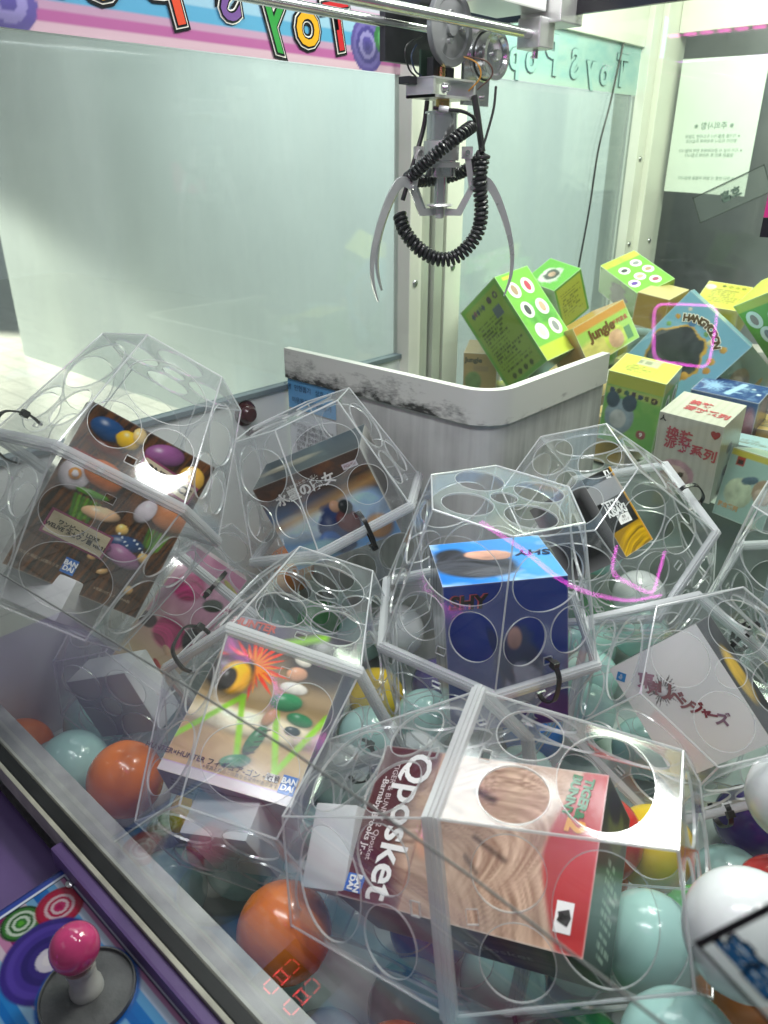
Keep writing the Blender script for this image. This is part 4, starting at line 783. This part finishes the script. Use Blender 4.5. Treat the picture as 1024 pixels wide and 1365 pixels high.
for x, y, z, c in ((-.603, .262, -.590, 'orange'), (-.340, .254, -.578, 'orange'), (-.108, .432, -.560, 'mint'), (-.042, .392, -.445, 'white'), (-.108, .74, -.676, 'purple'), (-.69, .245, -.615, 'mint'), (-.665, .300, -.68, 'white'),
                   (-.085, .50, -.60, 'green'), (-.052, .345, -.525, 'mint'), (-.118, .352, -.620, 'green'), (-.03, .46, -.515, 'white'), (-.19, .515, -.575, 'red'), (-.155, .56, -.60, 'yellow'), (-.06, .60, -.50, 'white'), (-.02, .66, -.56, 'orange'), (-.045, .58, -.60, 'red')):
    put_ball(x, y, z, c)
cols = ['mint']*9+['white']*4+['orange', 'green', 'red', 'yellow', 'blue', 'purple', 'orange']
for z in (-.680, -.617, -.555):
    for i in range(12):
        for j in range(11):
            x = -.845+i*.079+(j % 2)*.038+random.uniform(-.006, .006); y = .248+j*.076+random.uniform(-.006, .006); P = Vector((x, y, z+random.uniform(-.006, .012)))
            if x < -.845 or x > .03 or y > 1.01: continue
            if x < -.455 and y > .712: continue
            if any((P-q).length < .0775 for q in BALLS): continue
            if z > -.6 and (cage_gap(P) > .11 or x < -.56): continue
            if cage_gap(P) < .0405: continue
            put_ball(P.x, P.y, P.z, random.choice(cols if x > -.35 else cols+['mint']*12))

# ------------------------------------------------------------------ neighbouring machine behind the rear pane
NM = empty('neighbouring_claw_machine', (-.45, 1.55, -1.45)); tag(NM, 'neighbouring claw machine full of small toy cartons, cream pillar and notice at its window', 'claw machine')
def nm(mb, name, mat, **k): return attach(mb.build(name, mat, None, **k), NM)
nm(MB().box((-.9, 1.19, -1.45), (.12, 1.94, -.505)), 'bed', plain('bed_liner_grey', (.30, .34, .31), .6, var=.2))
nm(MB().box((-.9, 1.19, -.505), (-.895, 1.865, .138)), 'side_pane', SIDEPANE)
nm(MB().box((-.905, 1.865, -1.45), (-.872, 1.905, .42), bev=.002), 'pillar', CREAM)
nm(MB().box((-.905, 1.907, -1.45), (-.858, 2.02, .42), bev=.003), 'pillar', CREAM)
nm(MB().box((-.858, 1.990, -1.45), (.14, 1.996, .42)), 'front_pane', PANE)
nm(MB().box((-.905, 1.19, .235), (-.885, 1.864, .42), bev=.002), 'top_frame', CREAM)
nm(MB().box((-.857, 1.97, .27), (.14, 2.03, .42), bev=.002), 'top_frame', CREAM)
for y, z, x in ((1.885, .007, -.872), (1.885, -.186, -.872), (1.65, .300, -.885), (1.97, -.182, -.858)):
    nm(MB().lathe([(0, .0035), (.004, .003), (.0062, .0012), (.0065, 0)], (x, y, z), (1, 0, 0), 16), 'screw', DULL, smooth=True)
nm(MB().tube(catmull([(-.889, 1.765, .235), (-.889, 1.735, .12), (-.889, 1.703, .025), (-.889, 1.69, -.1), (-.889, 1.665, -.25), (-.889, 1.65, -.42)], 8), .0022, 6), 'cable', PVC, smooth=True)
def banner2(c):
    c.fill('#a3c4c2'); c.mix((fbm(c.u*3, c.v, 6, 3)-.4)*1.6, '#7fb0b6'); c.mix((.25-c.v)/.3, '#b4cbc2')
painted_sheet('header_banner', .674, .096, MX(1.527, .187), banner2, .004, NM)
NL = Matrix.Translation(-Vector(NM.location))
for ch_, y, z, s in (('o', 1.300, .178, .062), ('p', 1.348, .178, .07), ('o', 1.405, .178, .07), ('P', 1.478, .185, .095), ('S', 1.568, .178, .07), ('y', 1.635, .178, .072), ('o', 1.698, .174, .07), ('T', 1.775, .180, .085)):
    for w, c, off in ((.0036, '#5a757a', 0), (.0022, '#9cc0c0', .001)):
        letters(NM, NL @ MX(y, z, -.8915+off), ch_, s, ink(c), weight=w, mirror=True, name='letter')
# notice sheet on the neighbour's window, seen from behind
NS = empty('notice_sheet', (-.748, 1.988, .075)); tag(NS, 'white notice sheet taped to the far window, its printing showing through reversed', 'notice')
PAPER = plain('white_paper', (.74, .80, .74), .8, var=.04)
o = obj('paper', [(-.098, 0, -.14), (.098, 0, -.148), (.098, 0, .14), (-.098, 0, .144)], [(0, 1, 2, 3)], PAPER); o.parent = NS
for z, s, tx in ((.012, .017, '※ 주의사항 ※'), (-.030, .0088, '※ 기기를 흔들거나 두드리면 고장의\n 원인이 되오니 주의하여 주십시오\n\n※ 기기 이상 시 관리자에게 연락 바랍니다\n 환불은 확인 후 처리해 드립니다'), (-.100, .0088, '※ 무단 반출 시 법적 처벌을 받습니다')):
    letters(NS, Matrix(((1, 0, 0, 0), (0, 0, -1, -.0012), (0, 1, 0, z-.01), (0, 0, 0, 1))), tx, s, ink('#93a79c'), mirror=True, line=1.15)

FS = empty('far_window_sticker', (-.70, 1.986, -.03)); tag(FS, 'tilted clear sticker with dark outline under the notice sheet', 'sticker')
FM = Matrix(((math.cos(.46), -math.sin(.46), 0, .02), (0, 0, -1, 0), (math.sin(.46), math.cos(.46), 0, -.04), (0, 0, 0, 1)))
fb = MB(); a_, b_, k_ = .085, .032, .0022
for lo, hi in (((-a_, -b_, 0), (a_, -b_+k_, .0005)), ((-a_, b_-k_, 0), (a_, b_, .0005)), ((-a_, -b_, 0), (-a_+k_, b_, .0005)), ((a_-k_, -b_, 0), (a_, b_, .0005))): fb.box(lo, hi)
o = fb.build('border', plain('grey_outline', (.05, .06, .055), .5), FS); o.matrix_local = FM
o = obj('film', [(-a_, -b_, -.0002), (a_, -b_, -.0002), (a_, b_, -.0002), (-a_, b_, -.0002)], [(0, 1, 2, 3)], MATS['sticker_film_pale'] if 'sticker_film_pale' in MATS else clear('sticker_film_pale', .12, (1, 1, 1), (.5, .58, .54), rough=.2)); o.parent = FS; o.matrix_local = FM
letters(FS, FM @ Matrix.Translation((0, 0, .0008)), '호흡', .026, ink('#5c6a66'), mirror=True, weight=.0008)

# its cartons
GN = 'small toy cartons heaped in the neighbouring machine'
def nb(key, base, art, label): return carton(key, base, art, label, GN, 'toy_carton', res=.0022)
def ovals(b, face, pts, w, h, cols, rot=0):
    for i, (u, v) in enumerate(pts):
        patch(b, face, u, v, w, h, '#e9ece2', rot, .0005, 'printed_oval', round_=True); patch(b, face, u, v-.0, w*.45, h*.62, cols[i % len(cols)], rot, .0009, 'printed_oval', round_=True)
GR, YG = '#7cc23c', '#a3c83e'
TOY = ['#b08f78', '#c0485e', '#4a4a50', '#c9a58e', '#dcd3cc', '#8d8f92']
def olive(c): c.fill('#6fae38').rect(.07, .05, .93, .95, '#8fae34').lines(.14, .16, .86, .74, 15, '#49561c', 5).rect(.62, .66, .80, .78, '#5c6a72'); [c.blob(.28+.15*k, .10, .045, .045, '#49561c', soft=.2) for k in range(4)]; [c.blob(.20+.07*k, .86+.01*(k % 2), .034, .05, ('#3c4a5a', '#7a4a5a', '#3c4a5a', '#5a7a3c', '#3c4a5a')[k], soft=.3) for k in range(5)]; c.blob(.66, .87, .05, .06, '#54404a', soft=.3).blob(.82, .87, .05, .06, '#54404a', soft=.3).blob(.82, .87, .02, .03, '#8fae34', soft=.3)
b = nb('n1', GR, {'F': olive, 'R': lambda c: c.fill('#84d048').rect(0, 0, 1, .16, '#d6e23a').blob(.6, .5, .5, .3, '#6bc04c', soft=.5, wob=.8).rect(.15, .93, .4, .97, '#e8dc3a'), 'D': lambda c: c.fill('#7f9a2c'), 'T': lambda c: c.fill('#5da53a')}, 'large green carton with olive text panel and six white ovals, tilted above the chute rim')
ovals(b, 'R', ((.28, .80), (.68, .80), (.30, .56), (.72, .54), (.32, .30), (.74, .30)), .030, .034, TOY)
b = nb('n2', '#79bd3e', {'F': lambda c: c.fill('#6aa83a').rect(.06, .06, .94, .94, '#c2c43c').lines(.15, .2, .85, .8, 9, '#7d7c28', 4), 'T': lambda c: c.fill('#6fbf46').blob(.45, .5, .34, .3, '#d8dcd2', soft=.3, wob=.6).blob(.45, .5, .22, .2, '#5a615a', soft=.4, wob=.9, seed=4).blob(.5, .5, .1, .1, '#c9a58e', soft=.5)}, 'green carton with yellow text panel standing behind the large tilted green carton')
b = nb('n3', '#b98f4a', {'F': lambda c: c.fill('#b8985a').blob(.3, .3, .25, .3, '#6f8f4a', soft=.5).rect(.3, .55, .75, .68, '#a58a5c'), 'T': lambda c: c.fill('#c79f58')}, 'small tan carton wedged beside the pillar')
write(b, 'F', .30, .83, 'Jungle', .014, '#4a4630', weight=.0006)
b = nb('n4', '#c9913e', {'F': lambda c: c.fill('#a9cf57').rect(0, .80, 1, 1, '#d9983a').blob(.20, .2, .4, .2, '#cdbf62', soft=.6).blob(.62, .30, .20, .18, '#c6cf4a', soft=.15).blob(.62, .27, .14, .13, '#d9a883', soft=.15).rect(.80, .10, .92, .42, '#5e8a58'), 'T': lambda c: c.fill('#d6a04a')}, 'orange topped carton with Jungle lettering and a round tan face print')
write(b, 'F', .44, .62, 'Jungle', .026, '#6a4a22', weight=.0012); write(b, 'F', .80, .62, '系列盲盒', .0095, '#a5573a', 0, weight=.0003)
b = nb('n6', '#7fbf45', {'T': lambda c: c.fill('#d8d83f').rect(.12, .12, .72, .75, '#c9c83a').rect(.14, .14, .70, .73, '#d8d83f').lines(.2, .2, .66, .55, 5, '#8a8a2c', 3).rect(.30, .60, .68, .92, '#c6c6a0').lines(.30, .60, .68, .92, 1, '#8a8a70', 2), 'F': lambda c: c.fill('#77bb52').mix((fbm(c.u, c.v, 5, 3)-.5)*2, '#a9d46a').rect(0, .82, 1, 1, '#c3c440').rect(.02, .70, .96, .80, '#c9cf6a', .05).blob(.12, .75, .05, .05, '#39476a', soft=.2).blob(.24, .76, .04, .05, '#5a5a30', soft=.2).blob(.38, .75, .05, .05, '#3a6a5a', soft=.2).blob(.50, .75, .045, .05, '#4a2a4a', soft=.2).blob(.62, .74, .05, .05, '#39476a', soft=.2).blob(.73, .74, .035, .05, '#6a6a30', soft=.2).blob(.86, .73, .06, .065, '#4a2a3a', soft=.15).blob(.86, .73, .025, .025, '#c9b96a', soft=.2).blob(.32, .40, .26, .34, '#98a7b8', soft=.2).blob(.30, .36, .15, .18, '#c9c6c8', soft=.3).blob(.46, .62, .13, .16, '#3c5068', soft=.25).blob(.16, .62, .12, .16, '#3c5068', soft=.25).blob(.75, .22, .09, .09, '#a8434c', soft=.2), 'R': lambda c: c.fill('#86c24a').rect(0, .82, 1, 1, '#c8c93f')}, 'green carton with plain yellow lid beside the white chute rim')
ovals(b, 'R', ((.35, .62), (.78, .66)), .022, .036, ['#55606a', '#8d8f92'])
write(b, 'F', .75, .22, '9', .011, '#e8e0d8', weight=.0004)
stripe = lambda c: c.fill('#d8d3c4').mix((np.sin(c.u*52) > .2)*.35, '#c3beae')
b = nb('n7', '#cfcabc', {'F': lambda c: stripe(c).blob(.40, .26, .30, .26, '#c99aa2', soft=.1).blob(.40, .24, .21, .18, '#dcbfb0', soft=.15).blob(.32, .28, .05, .05, '#39404e', soft=.2).blob(.48, .27, .05, .05, '#5a4630', soft=.2), 'T': stripe, 'R': lambda c: stripe(c).blob(.5, .6, .12, .1, '#7a6a78', soft=.3).blob(.5, .3, .12, .1, '#8a5a6a', soft=.3)}, 'white striped carton with red Chinese lettering on lid and front')
write(b, 'F', .36, .76, '换装', .020, '#b8505c', -4, weight=.0006); write(b, 'F', .56, .62, '派对系列', .020, '#b8505c', -4, weight=.0006); write(b, 'T', .42, .62, '换装', .017, '#c0454e', -4, weight=.0006); write(b, 'T', .60, .36, '派对系列', .017, '#c0454e', -4, weight=.0006)
write(b, 'F', .07, .93, '人', .009, '#3a3038', weight=.0005); write(b, 'F', .90, .87, '♥', .012, '#a03a44', weight=.0003)
b = nb('n8', '#a9c9bb', {'F': lambda c: c.fill('#a8cdbf').rect(0, .90, 1, 1, '#d2c84a').blob(.36, .40, .27, .27, '#c9d8b4', soft=.1).blob(.80, .52, .22, .22, '#b39a7c', soft=.15).blob(.78, .46, .15, .13, '#d3bca4', soft=.2).blob(.50, .62, .16, .07, '#5a7684', rot=20, soft=.3).rect(.14, .78, .30, .90, '#b8453e').rect(.17, .79, .27, .87, '#3a3436')}, 'pale green carton with yellow top edge and brown bug print beside the striped carton')
write(b, 'F', .25, .17, '昆虫系列', .0085, '#c9a06a', weight=.0003)
b = nb('n9', '#27427a', {'T': lambda c: c.fill('#2b4a86').mix((fbm(c.u*2, c.v, 7, 4)-.5)*2.4, '#7fa4cc').rays(.25, .5, .3, '#8fb4dc', 16, 3).band(.50, .2, .62, .85, .05, '#a9cbea', .02).band(.47, .3, .67, .36, .015, '#a9cbea', .02).band(.50, .62, .70, .66, .015, '#a9cbea', .02).blob(.78, .7, .03, .03, '#c9dcea', soft=.3).blob(.9, .45, .035, .035, '#c9dcea', soft=.3), 'F': lambda c: c.grad('#1c2f5c', '#3a5a92').blob(.9, .4, .1, .3, '#a06a7a', soft=.8), 'R': lambda c: c.fill('#2c3c6c').blob(.5, .5, .3, .6, '#7a5a72', soft=.8)}, 'dark blue sparkling carton behind the striped white carton')
def hang(c):
    c.fill('#7db9d2'); c.mix((fbm(c.u, c.v, 4, 2)-.5)*.8, '#9fd0de')
    c.blob(.42, .40, .36, .36, '#c9a03c', soft=.04, wob=.25, seed=3).blob(.42, .40, .335, .335, '#3e4446', soft=.04, wob=.25, seed=3); c.mix((c.v < .30)*(np.hypot(c.u-.42, (c.v-.40)*1.09) < .31)*(fbm(c.u, c.v, 8, 8)-.35)*1.2, '#6e7474')
    for x, y, cc, r in ((.12, .72, '#d8a23a', .035), (.80, .60, '#d8a23a', .05), (.84, .50, '#c98f2c', .045), (.70, .30, '#d8a23a', .05), (.62, .74, '#e2d8a0', .035), (.30, .78, '#5f94c4', .05), (.10, .60, '#8cc06a', .03), (.16, .86, '#e0dcc8', .025), (.90, .30, '#e0dcc8', .025), (.52, .78, '#7fb064', .03), (.80, .78, '#cfa24a', .04)): c.blob(x, y, r, r, cc, soft=.2, wob=.4, seed=int(x*50))
b = nb('n10', '#7db9d2', {'F': hang, 'T': lambda c: c.fill('#8cc4d8'), 'R': lambda c: c.fill('#86b9cc').blob(.5, .2, .4, .1, '#d4cfc2', soft=.6)}, 'sky blue window carton with HANGYODON lettering and orange flowers')
for i, ch_ in enumerate('HANGYODON'):
    a = R_(127-i*9.3); u, v = .45+.41*math.cos(a), .44+.41*math.sin(a)
    write(b, 'F', u, v, ch_, .0165, '#fbf6e2', math.degrees(a)-90, weight=.0022, off=.0006); write(b, 'F', u, v, ch_, .0165, '#5a4a30', math.degrees(a)-90, weight=.0010, off=.0010)
b = nb('n11', '#79bd3e', {'T': lambda c: c.fill('#86c94a').rect(0, .0, .16, 1, '#d2dc44').mix((fbm(c.u, c.v, 4, 5)-.5)*1.5, '#6ab848'), 'F': lambda c: c.fill('#5f9e3a').blob(.5, .45, .2, .25, '#3a4238', soft=.4, wob=.8), 'R': lambda c: c.fill('#a7cc5a')}, 'green carton with six round portraits on its lid against the far pillar')
ovals(b, 'T', ((.30, .70), (.54, .78), (.36, .30), (.62, .45), (.82, .66), (.72, .18)), .026, .024, ['#8d8f92', '#b08f78', '#4a4a50', '#c9a08e', '#a0506a', '#6a4aa0'])
b = nb('n12', '#b99a52', {'F': lambda c: c.fill('#b39348').blob(.7, .4, .2, .2, '#a07a50', soft=.6), 'T': lambda c: c.fill('#d2bd78'), 'R': lambda c: c.fill('#c2a558')}, 'plain tan carton lying between the round portrait carton and the blue window carton')
b = nb('n13', '#c9c540', {'F': lambda c: c.fill('#cfca45').lines(.2, .2, .9, .75, 8, '#97923a', 6).blob(.12, .78, .12, .12, '#d9d9c4', soft=.2)}, 'yellow carton with fine print lying behind the blue window carton')
write(b, 'F', .62, .86, '◆ ◇ ☆ ◎', .010, '#6a6a34')
b = nb('n14', '#79bd3e', {'F': lambda c: c.fill('#7cc044').rect(0, .86, 1, 1, '#d4d640').mix((fbm(c.u, c.v, 5, 7)-.5)*1.6, '#5fae46'), 'L': lambda c: c.fill('#6fae3c').rect(0, .80, 1, 1, '#d0d23c'), 'T': lambda c: c.fill('#d8da44')}, 'green carton with yellow lid and white ovals beside the yellow fine print carton')
ovals(b, 'F', ((.25, .68), (.34, .38), (.7, .6)), .032, .036, ['#a08a86', '#8d8f92', '#b08f78'])
b = nb('n15', '#a9c6cc', {'F': lambda c: c.fill('#a9c9cc').blob(.45, .35, .22, .22, '#b7a594', soft=.2).blob(.45, .30, .15, .12, '#d8c4b4', soft=.3).blob(.82, .5, .05, .2, '#cfae5a', soft=.5)}, 'pale blue carton with a fawn animal print under the blue window carton')
# cartons filling the lower layer of the heap
centres = [Vector(p[:3]) for k, p in BX.items() if k[0] == 'n' and k[1:].isdigit()]
fill_cols = (('#7cb843', '#c9cb3e', 'green and yellow'), ('#86b5c4', '#a9cad2', 'sky blue'), ('#b8954e', '#cfae68', 'tan'), ('#c7b9bd', '#dcd2d0', 'pale pink'), ('#c6c244', '#d9d65a', 'yellow'))
n_f = 0
NNAME = {'n1': 'tilted green carton with ovals', 'n2': 'green carton with yellow panel', 'n3': 'tan carton by the pillar', 'n4': 'Jungle carton', 'n6': 'yellow lidded green carton', 'n7': 'striped white carton', 'n8': 'bug print carton', 'n9': 'dark blue carton', 'n10': 'blue window carton', 'n11': 'round portrait carton', 'n12': 'plain tan carton', 'n13': 'yellow fine print carton', 'n14': 'green carton with yellow lid and ovals', 'n15': 'pale blue animal print carton'}
def under(P): return ' carton in the lower layer below the '+NNAME[min(NNAME, key=lambda k: (Vector(BX[k][:3])-P).length)]
for i in range(7):
    for j in range(6):
        P = Vector((-.80+i*.118+random.uniform(-.012, .012), 1.27+j*.118+random.uniform(-.012, .012), -.457+.02*(j > 2)))
        if P.y > 1.9 or any((P-q).length < .098 for q in centres): continue
        a_, b_, nm_ = fill_cols[n_f % 5]; n_f += 1
        painted_box('toy_carton', (.088, .078, .084), a_, {'T': lambda c, b_=b_: c.fill(b_).lines(.2, .2, .8, .6, 4, '#6a6a50', 3)}, Matrix.Translation(P) @ Matrix.Rotation(random.uniform(-.5, .5), 4, 'Z') @ Matrix.Rotation(random.uniform(-.15, .15), 4, 'X'), nm_+under(P), 'box', 'cartons in the lower layer of the heap', res=.003)
for j in range(5):
    P = Vector((-.80+.12*j+random.uniform(-.01, .01), 1.62+.05*(j % 2), -.385))
    if any((P-q).length < .098 for q in centres): continue
    a_, b_, nm_ = fill_cols[j % 5]
    painted_box('toy_carton', (.085, .08, .075), a_, {'T': lambda c, b_=b_: c.fill(b_)}, Matrix.Translation(P) @ Matrix.Rotation(random.uniform(-.6, .6), 4, 'Z'), nm_+under(P), 'box', 'cartons in the lower layer of the heap', res=.003)

# ------------------------------------------------------------------ neon frames on the machines across the aisle (seen as reflections in the front glass)
NEON = plain('magenta_neon', (.8, .1, .7), .4, emit=(1, .10, .85), es=11)
def neon(pts, label, close=True):
    o = MB().tube(catmull(pts+[pts[0]] if close else pts, 6), .0034, 8).build('neon_light', NEON, None, smooth=True); tag(o, label, 'neon light', 'magenta neon outlines across the aisle')
def rsq(P):
    P = [Vector(p) for p in P]; out_ = []
    for i in range(4):
        a, b, c = P[i-1], P[i], P[(i+1) % 4]; out_ += [b.lerp(a, .18), b.lerp(a, .05).lerp(c, .05), b.lerp(c, .18)]
    return out_
neon(rsq([(-.918, -1.837, -.376), (-.776, -1.962, -.382), (-.746, -1.886, -.546), (-.872, -1.786, -.526)]), 'rounded square magenta neon outline on the machine across the aisle')
neon([(-.799, -1.541, -1.02), (-.786, -1.512, -1.09), (-.74, -1.53, -1.118), (-.685, -1.566, -1.144), (-.682, -1.59, -1.10), (-.690, -1.63, -1.034)], 'open U shaped magenta neon outline low across the aisle', False)
neon([(-1.117, -1.296, -.955), (-.994, -1.356, -1.034), (-.868, -1.413, -1.124), (-.741, -1.503, -1.164), (-.66, -1.58, -1.15)], 'long drooping magenta neon tube low across the aisle', False)
